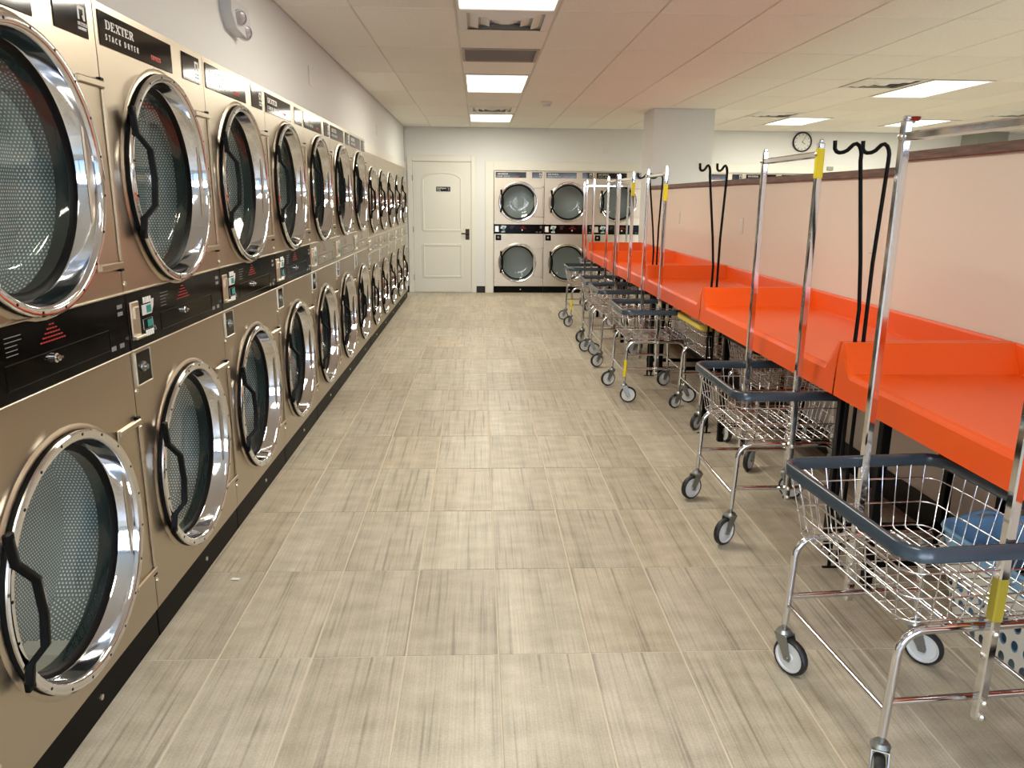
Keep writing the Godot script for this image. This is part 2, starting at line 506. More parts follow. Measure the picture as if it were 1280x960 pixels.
func make_dryer(called: String, label: String, group: String, q: Dictionary) -> Node3D:
	# local: x across the front, y up, z out of the front; base at the floor below the middle of the front
	var t := thing(called, label, "dryer", Vector3.ZERO, 0.0, group)
	var w: float = q.w
	var h: float = q.h
	var hw := w / 2 - 0.0015
	var s: float = q.r / 0.355
	var k: float = q.kick
	var cu: float = q.cu
	# cabinet: sides, top, back
	var c := MB.new()
	c.span(Vector3(-hw, k, -0.66), Vector3(-hw + 0.004, h, -0.001))
	c.span(Vector3(hw - 0.004, k, -0.66), Vector3(hw, h, -0.001))
	c.span(Vector3(-hw + 0.004, h - 0.004, -0.66), Vector3(hw - 0.004, h, -0.001))
	c.span(Vector3(-hw + 0.004, k, -0.664), Vector3(hw - 0.004, h, -0.66))
	obj("cabinet", c, M.brushed_steel, t)
	var kp := obj("kick_plate", MB.new().span(Vector3(-hw, 0.0, -0.05), Vector3(hw, k - 0.002, -0.006), 0.002), M.kick_black, t)
	obj("bolt", MB.new().at(Vector3(0.037, k * 0.5, -0.006)).lathe([Vector2(0.009, 0), Vector2(0.009, 0.004), Vector2(0.0, 0.007)], 8), M.bright_trim, kp)
	# the two front panels, each holed for its drum
	for side in 2:
		var y0: float = q.b1 + 0.004 if side == 0 else k
		var y1: float = h if side == 0 else q.b0 - 0.004
		var yc: float = q.yu if side == 0 else q.yl
		var pn := MB.new()
		pn.holed(-hw, hw, y0, y1, Vector2(cu, yc), Vector2.ONE * (0.352 * s), 48, 0.0)
		# raised fillet round the opening, formed in the sheet
		pn.at(Vector3(cu, yc, 0)).lathe([Vector2(0.374 * s, 0.0), Vector2(0.370 * s, 0.002), Vector2(0.366 * s, 0.005), Vector2(0.358 * s, 0.006), Vector2(0.352 * s, 0.0)], 48)
		var fp := obj("front_panel", pn, M.brushed_steel, t)
		if side == 1:
			for yy in [q.b0 - 0.135, k + 0.10]:
				obj("screw", MB.new().at(Vector3(-hw + 0.012, yy, 0)).lathe([Vector2(0.008, 0), Vector2(0.007, 0.004), Vector2(0, 0.005)], 8), M.bright_trim, fp)
		else:
			obj("screw", MB.new().at(Vector3(-hw + 0.012, q.b1 + 0.03, 0)).lathe([Vector2(0.008, 0), Vector2(0.007, 0.004), Vector2(0, 0.005)], 8), M.bright_trim, fp)
		# drum behind the opening
		var dr: float = minf(0.40 * s, w / 2 - 0.02)
		var yd: float = yc
		if side == 1: dr = minf(dr, yc - k - 0.005)
		var db := MB.new().at(Vector3(cu, yd, 0))
		db.us = Vector2(1 / 0.0115, 1 / 0.01992)
		db.lathe([Vector2(dr, -0.25), Vector2(dr, -0.085)], 32)
		var drum := obj("drum", db, M.perforated_steel, t)
		var bk := MB.new().at(Vector3(cu, yd, 0))
		bk.us = db.us
		bk.lathe([Vector2(dr, -0.25), Vector2(0.0, -0.25)], 32)
		obj("drum_back", bk, M.perforated_steel, drum)
		obj("bulkhead", MB.new().at(Vector3(cu, yd, 0)).lathe([Vector2(dr, -0.086), Vector2(0.318 * s, -0.086), Vector2(0.308 * s, -0.092), Vector2(0.307 * s, -0.06)], 48), M.rubber, drum)  # front seal; its black also stands in for shade along the drum wall
		for a in [-0.42 * PI, 0.25 * PI, 0.92 * PI]:
			var bf := MB.new().at(Vector3(cu, yd, 0), Basis(Vector3(0, 0, 1), a + PI / 2))
			bf.us = db.us
			bf.prism(PackedVector2Array([Vector2(-0.07, -dr + 0.008), Vector2(0.07, -dr + 0.008), Vector2(0.028, -dr + 0.055), Vector2(-0.028, -dr + 0.055)]), -0.246, -0.10)
			obj("baffle", bf, M.drum_steel if a < 0.0 else M.perforated_steel, drum)
		# door: chrome flange with funnel, gasket, glass, handle, hinge cover
		var dm := MB.new()
		dm.lathe([Vector2(0.357 * s, 0.020), Vector2(0.357 * s, 0.025), Vector2(0.353 * s, 0.029), Vector2(0.336 * s, 0.029), Vector2(0.330 * s, 0.025), Vector2(0.327 * s, 0.015), Vector2(0.320 * s, -0.030), Vector2(0.316 * s, -0.036)], 64)
		var door := obj("door", dm, M.chrome, t)
		door.position = Vector3(cu, yc, 0)
		obj("outer_gasket", MB.new().lathe([Vector2(0.350 * s, 0.003), Vector2(0.3555 * s, 0.004), Vector2(0.3555 * s, 0.021), Vector2(0.345 * s, 0.022)], 64), M.rubber, door)
		obj("glass_gasket", MB.new().lathe([Vector2(0.318 * s, -0.034), Vector2(0.311 * s, -0.035), Vector2(0.303 * s, -0.040), Vector2(0.297 * s, -0.048), Vector2(0.304 * s, -0.052), Vector2(0.304 * s, -0.075)], 64), M.rubber, door)
		var gp := []
		for i in 13:
			var rr := 0.300 * s * (1.0 - i / 12.0)
			gp.append(Vector2(rr, -0.046 - 0.030 * (1.0 - pow(rr / (0.300 * s), 6.0))))
		obj("glass", MB.new().lathe(gp, 48), M.door_glass, door)
		var ds := MB.new()
		for i in 20:
			var an := TAU * (i + 0.5) / 20
			ds.at(Vector3(cos(an), sin(an), 0) * 0.345 * s + Vector3(0, 0, 0.029)).lathe([Vector2(0.0042, 0.0), Vector2(0.0042, 0.0008), Vector2(0.0, 0.001)], 6)
		obj("rim_screws", ds, M.rubber, door).set_meta("kind", "stuff")
		var hp := [Vector3(-0.322, 0.205, 0.030), Vector3(-0.318, 0.14, 0.034), Vector3(-0.296, 0.09, 0.064), Vector3(-0.292, 0.0, 0.068), Vector3(-0.298, -0.085, 0.064), Vector3(-0.320, -0.125, 0.034), Vector3(-0.326, -0.175, 0.030)]
		for i in hp.size(): hp[i] = Vector3(hp[i].x * s, hp[i].y * s, hp[i].z)
		var hd := MB.new().sweep(hp, [Vector2(-0.013, -0.007), Vector2(-0.008, -0.010), Vector2(0.008, -0.010), Vector2(0.013, -0.007), Vector2(0.013, 0.007), Vector2(0.008, 0.010), Vector2(-0.008, 0.010), Vector2(-0.013, 0.007)], Vector3(0.25, 0, 1).normalized(), false)
		for e in [0, 6]: hd.box(hp[e], Vector3(0.030, 0.03, 0.016), 0.004)
		obj("door_handle", hd, M.handle_black, door)
		var hx: float = w / 2 - cu - 0.004
		var hc := MB.new()
		var ho := 0.274 * s
		var hi: float = 0.295 * s
		hc.span(Vector3(hi, -ho, 0.001), Vector3(hx, ho, 0.009), 0.004)
		hc.span(Vector3(hi, ho - 0.022, 0.008), Vector3(hx, ho, 0.017), 0.004)
		hc.span(Vector3(hi, -ho, 0.008), Vector3(hx, -ho + 0.022, 0.017), 0.004)
		hc.span(Vector3(hx - 0.022, -ho + 0.022, 0.008), Vector3(hx, ho - 0.022, 0.017), 0.004)
		obj("hinge_cover", hc, M.brushed_steel, door)
		var hpn := MB.new()
		for yy in [-1.0, 1.0]:
			hpn.box(Vector3(hx - 0.012, yy * (ho + 0.004), 0.008), Vector3(0.022, 0.008, 0.014), 0.002)
		obj("hinge_pin", hpn, M.rubber, door)
	# control band
	var b0: float = q.b0
	var b1: float = q.b1
	var bh := b1 - b0
	var bm := (b0 + b1) / 2
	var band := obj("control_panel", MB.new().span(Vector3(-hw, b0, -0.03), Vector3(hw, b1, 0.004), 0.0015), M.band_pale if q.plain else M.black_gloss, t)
	var tr := MB.new()
	tr.span(Vector3(-hw, b1, -0.02), Vector3(hw, b1 + 0.005, 0.007), 0.0015)
	tr.span(Vector3(-hw, b0 - 0.005, -0.02), Vector3(hw, b0, 0.007), 0.0015)
	obj("edge_trim", tr, M.bright_trim, band)
	var L := -w / 2
	var coin := MB.new().span(Vector3(L + 0.016, b0 + 0.03, 0.003), Vector3(L + 0.078, b1 - 0.03, 0.010), 0.004)
	coin.span(Vector3(L + 0.030, bm + 0.005, 0.009), Vector3(L + 0.064, bm + 0.045, 0.016), 0.003)
	coin.span(Vector3(L + 0.010, b0 + 0.033, 0.009), Vector3(L + 0.084, b0 + 0.043, 0.024), 0.003)
	obj("coin_slot", coin, M.bright_trim, band)
	for sgn in [1.0, -1.0]:
		var yb: float = bm + sgn * bh * 0.13
		var pad := obj("keypad", MB.new().prism(PackedVector2Array([Vector2(L + 0.108, yb - 0.017), Vector2(L + 0.180, yb - 0.017), Vector2(L + 0.198, yb + sgn * 0.012 - 0.004), Vector2(L + 0.204, yb + sgn * 0.030), Vector2(L + 0.188, yb + sgn * 0.030), Vector2(L + 0.180, yb + 0.017), Vector2(L + 0.108, yb + 0.017)]), 0.003, 0.0055), M.plastic_light_grey, band)
		obj("display_screen", MB.new().span(Vector3(L + 0.140, yb - 0.012, 0.005), Vector3(L + 0.176, yb + 0.012, 0.0066)), M.display_teal, pad)
		var bt := MB.new()
		for i in 4: bt.span(Vector3(L + 0.122 + i * 0.016, bm + sgn * bh * 0.30 - 0.010, 0.003), Vector3(L + 0.133 + i * 0.016, bm + sgn * bh * 0.30 + 0.010, 0.0062), 0.001)
		obj("buttons", bt, M.print_white, band)
	var knob := MB.new().at(Vector3(L + 0.46, b0 + bh * 0.38, 0.004)).lathe([Vector2(0.013, 0), Vector2(0.013, 0.008), Vector2(0.008, 0.010), Vector2(0.008, 0.016), Vector2(0, 0.017)], 12)
	knob.at(Vector3(L + 0.46, b0 + bh * 0.38, 0.02)).box(Vector3.ZERO, Vector3(0.026, 0.006, 0.006), 0.001)
	obj("lock_knob", knob, M.chrome, band)
	var rl := MB.new()
	for i in 5:
		var ww := 0.014 + i * 0.012
		for j in 2 + i * 2:
			var wl := 2 * ww / (2 + i * 2)
			rl.span(Vector3(L + 0.47 - ww + j * wl, b1 - 0.027 - i * 0.0105, 0.004), Vector3(L + 0.47 - ww + (j + 0.78) * wl, b1 - 0.0233 - i * 0.0105, 0.0045))
	obj("warning_print", rl, M.print_dark_red, band).set_meta("kind", "stuff")
	var gl := MB.new()
	for i in 5: gl.span(Vector3(L + 0.262, b1 - 0.030 - i * 0.011, 0.004), Vector3(L + (0.33 if i < 2 else 0.31), b1 - 0.0283 - i * 0.011, 0.0045))
	for i in 2: gl.span(Vector3(L + w - 0.062, b1 - 0.040 - i * 0.022, 0.004), Vector3(L + w - 0.028, b1 - 0.028 - i * 0.022, 0.0045))
	for i in 2: gl.span(Vector3(L + w - 0.125 + i * 0.055, b0 + 0.022, 0.004), Vector3(L + w - 0.095 + i * 0.055, b0 + 0.036, 0.0045))
	obj("instruction_print", gl, M.print_grey, band).set_meta("kind", "stuff")
	var ol := MB.new()
	ol.tube([Vector3(L + 0.25, b0 + 0.028, 0.004), Vector3(L + 0.25, b1 - 0.095 * bh / 0.185, 0.004), Vector3(L + w - 0.13, b1 - 0.095 * bh / 0.185, 0.004), Vector3(L + w - 0.13, b0 + 0.028, 0.004)], 0.0016, 4, true)
	obj("coin_drawer", ol, M.handle_black, band)
	# nameplates
	if not q.plain: nameplates(t, q, called, s, w)
	# lint lock box below the band
	var bx0 := L + 0.028
	var by1 := b0 - 0.016
	var lb := MB.new().span(Vector3(bx0, by1 - 0.104 * s, -0.004), Vector3(bx0 + 0.108 * s, by1, 0.0025), 0.001)
	var lock := obj("lock_plate", lb, M.black_gloss, t)
	var lf := MB.new()
	lf.span(Vector3(bx0 - 0.004, by1 - 0.108 * s, 0), Vector3(bx0, by1 + 0.004, 0.005), 0.001)
	lf.span(Vector3(bx0 + 0.108 * s, by1 - 0.108 * s, 0), Vector3(bx0 + 0.108 * s + 0.004, by1 + 0.004, 0.005), 0.001)
	lf.span(Vector3(bx0, by1 - 0.108 * s, 0), Vector3(bx0 + 0.108 * s, by1 - 0.104 * s, 0.005), 0.001)
	obj("lock_frame", lf, M.bright_trim, lock)
	obj("latch", MB.new().at(Vector3(bx0 + 0.05 * s, by1 - 0.05 * s, 0.002)).lathe([Vector2(0.018, 0), Vector2(0.017, 0.006), Vector2(0.010, 0.008), Vector2(0.009, 0.016), Vector2(0, 0.017)], 14), M.galvanised, lock)
	return t

# ---------------------------------------------------------------- laundry carts
func rrect(hx: float, hz: float, r: float, y: float, n := 5) -> Array:
	var p := []
	for c in [[1, 1, 0.0], [-1, 1, PI / 2], [-1, -1, PI], [1, -1, PI * 1.5]]:
		for i in n + 1:
			var a: float = c[2] + PI / 2 * i / n
			p.append(Vector3(c[0] * (hx - r) + cos(a) * r, y, c[1] * (hz - r) + sin(a) * r))
	return p

var cart_cache := {}
func make_cart(called: String, label: String, at: Vector3, turn: float, poles: bool, rim_mat: Material, tapes: Array, turns: Array, wheel := 0.0625) -> Node3D:
	# local: x across, z along (the end with +z is nearer the shop front); base on the floor
	var t := thing(called, label, "laundry cart", at, turn, "wire laundry carts")
	if cart_cache.is_empty():
		var hb := MB.new()
		var lv := [[0.700, 0.262, 0.322], [0.640, 0.252, 0.309], [0.565, 0.238, 0.293], [0.492, 0.224, 0.277]]
		for i in [1, 2, 3]: hb.tube(rrect(lv[i][1], lv[i][2], 0.05, lv[i][0]), 0.0028, 6, true)
		cart_cache["hoops"] = hb.mesh()
		var wv := MB.new()
		for i in 10:
			var x := lerpf(-0.19, 0.19, i / 9.0)
			var xt := lerpf(-0.222, 0.222, i / 9.0)
			for sg in [-1.0, 1.0]:
				wv.tube([Vector3(xt, 0.70, sg * 0.320), Vector3(x, 0.492, sg * 0.274), Vector3(x, 0.484, sg * 0.255)], 0.0021, 5)
		for i in 12:
			var z := lerpf(-0.24, 0.24, i / 11.0)
			var zt := lerpf(-0.28, 0.28, i / 11.0)
			for sg in [-1.0, 1.0]:
				wv.tube([Vector3(sg * 0.260, 0.70, zt), Vector3(sg * 0.221, 0.492, z), Vector3(sg * 0.205, 0.484, z)], 0.0021, 5)
		cart_cache["wires"] = wv.mesh()
		var bw := MB.new()
		for i in 10: bw.tube([Vector3(lerpf(-0.19, 0.19, i / 9.0), 0.486, -0.272), Vector3(lerpf(-0.19, 0.19, i / 9.0), 0.486, 0.272)], 0.0026, 5)
		for i in 12: bw.tube([Vector3(-0.22, 0.481, lerpf(-0.24, 0.24, i / 11.0)), Vector3(0.22, 0.481, lerpf(-0.24, 0.24, i / 11.0))], 0.0021, 5)
		for x in [-0.10, 0.10]: bw.tube([Vector3(x, 0.475, -0.27), Vector3(x, 0.475, 0.27)], 0.005, 6)
		cart_cache["bottom"] = bw.mesh()
		cart_cache["rim"] = MB.new().sweep(rrect(0.266, 0.326, 0.06, 0.697, 7), [Vector2(-0.010, -0.016), Vector2(-0.004, -0.020), Vector2(0.006, -0.020), Vector2(0.012, -0.014), Vector2(0.013, 0.011), Vector2(0.008, 0.018), Vector2(-0.002, 0.020), Vector2(-0.009, 0.015)], Vector3.UP).mesh()
		var ar := []
		ar.append(Vector3(-0.232, 0.165, 0))
		ar.append(Vector3(-0.222, 0.395, 0))
		for i in 7:
			var a := PI - PI / 2 * i / 6.0
			ar.append(Vector3(-0.157 + cos(a) * 0.065, 0.400 + sin(a) * 0.065, 0))
		for i in 7:
			var a := PI / 2 - PI / 2 * i / 6.0
			ar.append(Vector3(0.157 + cos(a) * 0.065, 0.400 + sin(a) * 0.065, 0))
		ar.append(Vector3(0.222, 0.395, 0))
		ar.append(Vector3(0.232, 0.165, 0))
		cart_cache["arch"] = MB.new().tube(ar, 0.0115, 10).mesh()
		cart_cache["side_bar"] = MB.new().tube([Vector3(0, 0, -0.275), Vector3(0, 0, 0.275)], 0.008, 8).mesh()
		cart_cache["cross_bar"] = MB.new().tube([Vector3(-0.228, 0, 0), Vector3(0.228, 0, 0)], 0.010, 8).mesh()
		var pb := MB.new().box(Vector3(0, 0.977, 0), Vector3(0.026, 1.516, 0.026), 0.004)
		pb.box(Vector3(0, 1.742, 0), Vector3(0.018, 0.014, 0.018), 0.004)
		cart_cache["pole"] = pb.mesh()
		cart_cache["bolt"] = MB.new().lathe([Vector2(0.009, 0), Vector2(0.009, 0.006), Vector2(0.004, 0.010), Vector2(0, 0.010)], 6).mesh()
		var rod := MB.new().box(Vector3(0, 1.690, 0), Vector3(0.020, 0.026, 0.60), 0.005)
		cart_cache["rod"] = rod.mesh()
		cart_cache["tape"] = MB.new().box(Vector3.ZERO, Vector3(0.029, 0.12, 0.029), 0.004).mesh()
		cart_cache["leg_tape"] = MB.new().tube([Vector3(0.0035, 0.33, 0), Vector3(-0.0035, 0.20, 0)], 0.0125, 10).mesh()
	obj("basket_hoops", cart_cache.hoops, M.chrome, t)
	obj("basket_side_wires", cart_cache.wires, M.chrome, t)
	obj("basket_floor", cart_cache.bottom, M.chrome, t)
	obj("rim_bumper", cart_cache.rim, rim_mat, t)
	for z in [0.27, -0.27]:
		var ar2 := obj("leg_arch", cart_cache.arch, M.chrome, t)
		ar2.position.z = z
		var cb := obj("cross_bar", cart_cache.cross_bar, M.chrome, t)
		cb.position = Vector3(0, 0.262, z)
	for x in [-0.228, 0.228]:
		var sb := obj("side_bar", cart_cache.side_bar, M.chrome, t)
		sb.position = Vector3(x, 0.232, 0)
	if poles:
		for z in [0.303, -0.303]:
			var po := obj("pole", cart_cache.pole, M.chrome, t)
			po.position.z = z
			for y in [0.235, 0.275, 0.470, 0.690, 1.690]:
				var bo := obj("bolt", cart_cache.bolt, M.bright_trim, po)
				bo.position = Vector3(0, y, signf(z) * 0.012) if y < 1 else Vector3(-0.012, y, 0)
				bo.rotation.y = (0.0 if z > 0 else PI) if y < 1 else -PI / 2
		obj("hanging_bar", cart_cache.rod, M.chrome, t)
	for tp in tapes:
		var tn: MeshInstance3D = obj("yellow_tape", cart_cache.tape if tp[0] == "pole" else cart_cache.leg_tape, M.tape_worn if tp[1] > 0.5 and tp[1] < 0.6 else M.tape_yellow, t)
		if tp[0] == "pole": tn.position = Vector3(0, tp[1], tp[2])
		else: tn.position = Vector3(-0.2275, 0, tp[2])
	var ci := 0
	for x in [-0.232, 0.232]:
		for z in [0.27, -0.27]:
			caster(t, Vector3(x, 0, z), turns[ci], wheel)
			ci += 1
	return t

var caster_cache := {}
func caster(t: Node3D, at: Vector3, turn: float, r: float) -> void:
	# local z is the rolling direction; the wheel trails behind the stem
	var key := "w%d" % int(r * 1000)
	if not caster_cache.has(key):
		var o := 0.034
		var f := MB.new()
		f.tube([Vector3(0, 2 * r + 0.016, 0), Vector3(0, 0.19, 0)], 0.0085, 8)
		f.at(Vector3(0, 2 * r + 0.008, 0), Basis(Vector3.RIGHT, -PI / 2)).lathe([Vector2(0.0, -0.004), Vector2(0.024, -0.004), Vector2(0.026, 0.004), Vector2(0.018, 0.014), Vector2(0.0, 0.016)], 14)
		f.at(Vector3.ZERO)
		for s in [-1.0, 1.0]:
			f.at(Vector3(s * 0.0205, 0, 0), Basis(Vector3.UP, -PI / 2))
			f.prism(PackedVector2Array([Vector2(-0.022, 2 * r + 0.008), Vector2(0.026, 2 * r + 0.008), Vector2(o + 0.014, r + 0.004), Vector2(o + 0.010, r - 0.010), Vector2(o - 0.010, r - 0.010), Vector2(o - 0.016, r + 0.004)]), -0.0015, 0.0015)
		f.at(Vector3.ZERO)
		f.box(Vector3(0, 2 * r + 0.007, 0.002), Vector3(0.044, 0.004, 0.048), 0.001)
		f.tube([Vector3(-0.026, r, o), Vector3(0.026, r, o)], 0.006, 8)
		var ty := MB.new().at(Vector3(0, r, o), Basis(Vector3.UP, PI / 2))
		ty.lathe([Vector2(r * 0.81, -0.0135), Vector2(r * 0.90, -0.0135), Vector2(r * 0.98, -0.008), Vector2(r, 0.0), Vector2(r * 0.98, 0.008), Vector2(r * 0.90, 0.0135), Vector2(r * 0.81, 0.0135)], 24)
		var hu := MB.new().at(Vector3(0, r, o), Basis(Vector3.UP, PI / 2))
		hu.lathe([Vector2(0.0, -0.013), Vector2(r * 0.22, -0.013), Vector2(r * 0.26, -0.010), Vector2(r * 0.68, -0.009), Vector2(r * 0.74, -0.0125), Vector2(r * 0.82, -0.0125), Vector2(r * 0.82, 0.0125), Vector2(r * 0.74, 0.0125), Vector2(r * 0.68, 0.009), Vector2(r * 0.26, 0.010), Vector2(r * 0.22, 0.013), Vector2(0.0, 0.013)], 24)
		caster_cache[key] = [f.mesh(), ty.mesh(), hu.mesh()]
	var c: Array = caster_cache[key]
	var fo := obj("caster", c[0], M.galvanised, t)
	fo.position = at
	fo.rotation.y = turn
	obj("tyre", c[1], M.tyre_grey, fo)
	obj("wheel_hub", c[2], M.hub_grey, fo)

# ---------------------------------------------------------------- folding tables
func make_table(label: String, d0: float, d1: float) -> void:
	var t := thing("folding_table", label, "table", P((1.415 + XP) / 2, 0, (d0 + d1) / 2), 0.0, "orange folding tables along the partition")
	var l := (d1 - d0) / 2 - 0.006
	var x0 := -0.355       # front edge
	var x1 := 0.352        # back edge at the partition
	var yt := 0.972        # top of the upstands
	var ys := 0.862        # work surface
	# cross-section rings over the length, from the near end (+z) to the far end (-z): height of the tray at each x
	var XX := [x0, x0 + 0.003, x0 + 0.008, x0 + 0.018, x1 - 0.042, x1 - 0.036, x1 - 0.015, x1 - 0.010, x1 - 0.003, x1]
	var ZZ := [l, l - 0.003, l - 0.020, l - 0.025, l - 0.098, l - 0.106]
	for k in 6: ZZ.append(-ZZ[5 - k])
	var ht := func(x: float, z: float) -> float:
		var e := l - absf(z)
		var ends := 0.975 if e < 0.001 else (1.0 if e < 0.021 else clampf((0.100 - e) / 0.077, 0.0, 1.0) * 0.97)
		var t1 := x1 - x
		var back := 0.975 if t1 < 0.001 else (1.0 if t1 < 0.011 else clampf((0.037 - t1) / 0.024, 0.0, 1.0) * 0.97)
		var front := clampf((x - x0) / 0.008, 0.0, 1.0)
		var low := lerpf(0.842, 0.858, front) + clampf((x - x0 - 0.008) / 0.010, 0.0, 1.0) * 0.004
		return lerpf(low, yt, maxf(ends * minf(1.0, 0.6 + 0.4 * front), back))
	var b := MB.new()
	for i in XX.size() - 1:
		for j in ZZ.size() - 1:
			var q := []
			for c in [[i, j], [i + 1, j], [i + 1, j + 1], [i, j + 1]]:
				q.append(Vector3(XX[c[0]], ht.call(XX[c[0]], ZZ[c[1]]), ZZ[c[1]]))
			for f in [[0, 1, 2], [0, 2, 3]]:
				var m: Vector3 = (q[f[1]] - q[f[0]]).cross(q[f[2]] - q[f[0]]).normalized()
				if m.y < 0.0: m = -m
				b.tri(q[f[0]], q[f[1]], q[f[2]], m, m, m)
	# skirts
	var yb := 0.757
	for j in ZZ.size() - 1:
		b.quad(Vector3(x0, ht.call(x0, ZZ[j]), ZZ[j]), Vector3(x0, ht.call(x0, ZZ[j + 1]), ZZ[j + 1]), Vector3(x0 - 0.006, yb, ZZ[j + 1]), Vector3(x0 - 0.006, yb, ZZ[j]), Vector3(-1, 0.05, 0).normalized())
		b.quad(Vector3(x1, ht.call(x1, ZZ[j]), ZZ[j]), Vector3(x1, ht.call(x1, ZZ[j + 1]), ZZ[j + 1]), Vector3(x1, yb, ZZ[j + 1]), Vector3(x1, yb, ZZ[j]), Vector3(1, 0, 0))
	for i in XX.size() - 1:
		for z in [l, -l]:
			b.quad(Vector3(XX[i], ht.call(XX[i], z), z), Vector3(XX[i + 1], ht.call(XX[i + 1], z), z), Vector3(XX[i + 1], yb, z), Vector3(XX[i], yb, z), Vector3(0, 0, signf(z)))
	b.quad(Vector3(x0 - 0.006, yb, l), Vector3(x1, yb, l), Vector3(x1, yb, -l), Vector3(x0 - 0.006, yb, -l), Vector3(0, -1, 0))
	obj("table_top", b, M.orange_shell, t)
	var fr := MB.new()
	fr.span(Vector3(-0.24, 0.722, -l + 0.12), Vector3(-0.21, 0.757, l - 0.12))
	fr.span(Vector3(0.27, 0.722, -l + 0.12), Vector3(0.30, 0.757, l - 0.12))
	obj("under_frame", fr, M.leg_black, t)
	for z in [l - 0.17, -l + 0.17]:
		for x in [-0.225, 0.285]:
			obj("leg", MB.new().span(Vector3(x - 0.018, 0.0, z - 0.018), Vector3(x + 0.018, 0.757, z + 0.018), 0.003), M.leg_black, t)
		obj("leg_rail", MB.new().span(Vector3(-0.207, 0.70, z - 0.016), Vector3(0.267, 0.757, z + 0.016), 0.003), M.leg_black, t)
		obj("foot_rail", MB.new().span(Vector3(-0.207, 0.09, z - 0.014), Vector3(0.267, 0.12, z + 0.014), 0.003), M.leg_black, t)
		var sz := signf(z)
		obj("brace", MB.new().tube([Vector3(0.285, 0.36, z - sz * 0.015), Vector3(0.285, 0.735, z - sz * 0.36)], 0.013, 6), M.leg_black, t)

func bag_hook(label: String, d: float, arm: Vector3) -> void:
	var t := thing("garment_hook_stand", label, "garment hook", P(1.49, 0, d), 0.0, "black double hook stands between the tables")
	# two rods that part towards the top; each ends in an arch, a dip and an upturned tip along arm
	for rod in [[-0.012, -0.010, -0.026, -0.070], [0.022, 0.022, 0.022, 0.036]]:
		var a := [Vector3(rod[0], 0.0, 0), Vector3(rod[0], 0.95, 0), Vector3(rod[1], 1.10, 0), Vector3(rod[2], 1.28, 0)]
		var top := Vector3(rod[3], 1.655, 0)
		a.append(top)
		var off := [[0.0, 0.025], [0.003, 0.040], [0.010, 0.054], [0.022, 0.062], [0.034, 0.058], [0.044, 0.048], [0.054, 0.038], [0.068, 0.031], [0.084, 0.029], [0.095, 0.033], [0.102, 0.043], [0.104, 0.072]]
		for o in off: a.append(top + arm * o[0] + Vector3(0, o[1], 0))
		obj("hook_rod", MB.new().tube(a, 0.0075, 8), M.leg_black, t)
	obj("foot_plate", MB.new().span(Vector3(-0.04, 0.0, -0.0045), Vector3(0.05, 0.006, 0.0045)), M.leg_black, t)

# ---------------------------------------------------------------- plastic baskets
func laundry_basket(label: String, at: Vector3, turn: float, m: Material, h: float, hole: float) -> void:
	var t := thing("laundry_basket", label, "basket", at, turn)
	var cols := 30
	var rows := 4
	var wall := func(u: float, v: float) -> Vector3:
		var k := v / h
		var p := rrect_at(lerpf(0.150, 0.205, k), lerpf(0.225, 0.290, k), 0.09, u)
		return Vector3(p.x, v + 0.004, p.y)
	var b := MB.new()
	for i in cols:
		for j in rows:
			var u0 := float(i) / cols
			var u1 := float(i + 1) / cols
			var v0 := h * j / rows
			var v1 := h * (j + 1) / rows
			var g := 16
			var grip: bool = j == rows - 1
			var rx := 0.30 if not grip else 0.0
			var cu := (u0 + u1) / 2
			var cv := (v0 + v1) / 2
			for k in g:
				var a0 := TAU * k / g
				var a1 := TAU * (k + 1) / g
				var s0 := 0.5 / maxf(absf(cos(a0)), absf(sin(a0)))
				var s1 := 0.5 / maxf(absf(cos(a1)), absf(sin(a1)))
				var f := func(a: float, s: float) -> Vector3:
					return wall.call(cu + cos(a) * s * (u1 - u0), cv + sin(a) * s * (v1 - v0))
				var r0 := hole if rx > 0.0 else 0.0
				var pa: Vector3 = f.call(a0, r0)
				var pb: Vector3 = f.call(a1, r0)
				var pc: Vector3 = f.call(a1, s1)
				var pd: Vector3 = f.call(a0, s0)
				var nn := (pc - pa).cross(pd - pb).normalized()
				var mid := (pc + pd) / 2
				if nn.dot(Vector3(mid.x, 0.0, mid.z)) < 0.0: nn = -nn
				b.quad(pa, pb, pc, pd, nn)
	obj("basket_wall", b, m, t)
	var bt := MB.new()
	var ring := rrect(0.150, 0.225, 0.09, 0.004)
	for i in ring.size(): bt.tri(Vector3(0, 0.004, 0), ring[i], ring[(i + 1) % ring.size()], Vector3.UP, Vector3.UP, Vector3.UP)
	for i in ring.size(): bt.tri(Vector3(0, 0.0, 0), ring[i] - Vector3(0, 0.004, 0), ring[(i + 1) % ring.size()] - Vector3(0, 0.004, 0), Vector3.DOWN, Vector3.DOWN, Vector3.DOWN)
	obj("basket_floor", bt, m, t)
	obj("rim", MB.new().sweep(rrect(0.208, 0.293, 0.092, h + 0.004), [Vector2(-0.004, -0.004), Vector2(0.012, -0.026), Vector2(0.015, -0.024), Vector2(0.013, -0.004), Vector2(0.008, 0.004), Vector2(0.0, 0.006)], Vector3.UP), m, t)
	for sz in [-1.0, 1.0]:
		var hp := []
		for k in 13: hp.append(Vector3(lerpf(-0.085, 0.085, k / 12.0), h + 0.006 + 0.020 * sin(PI * k / 12.0), sz * 0.296))
		obj("grip", MB.new().tube(hp, 0.008, 6), m, t)

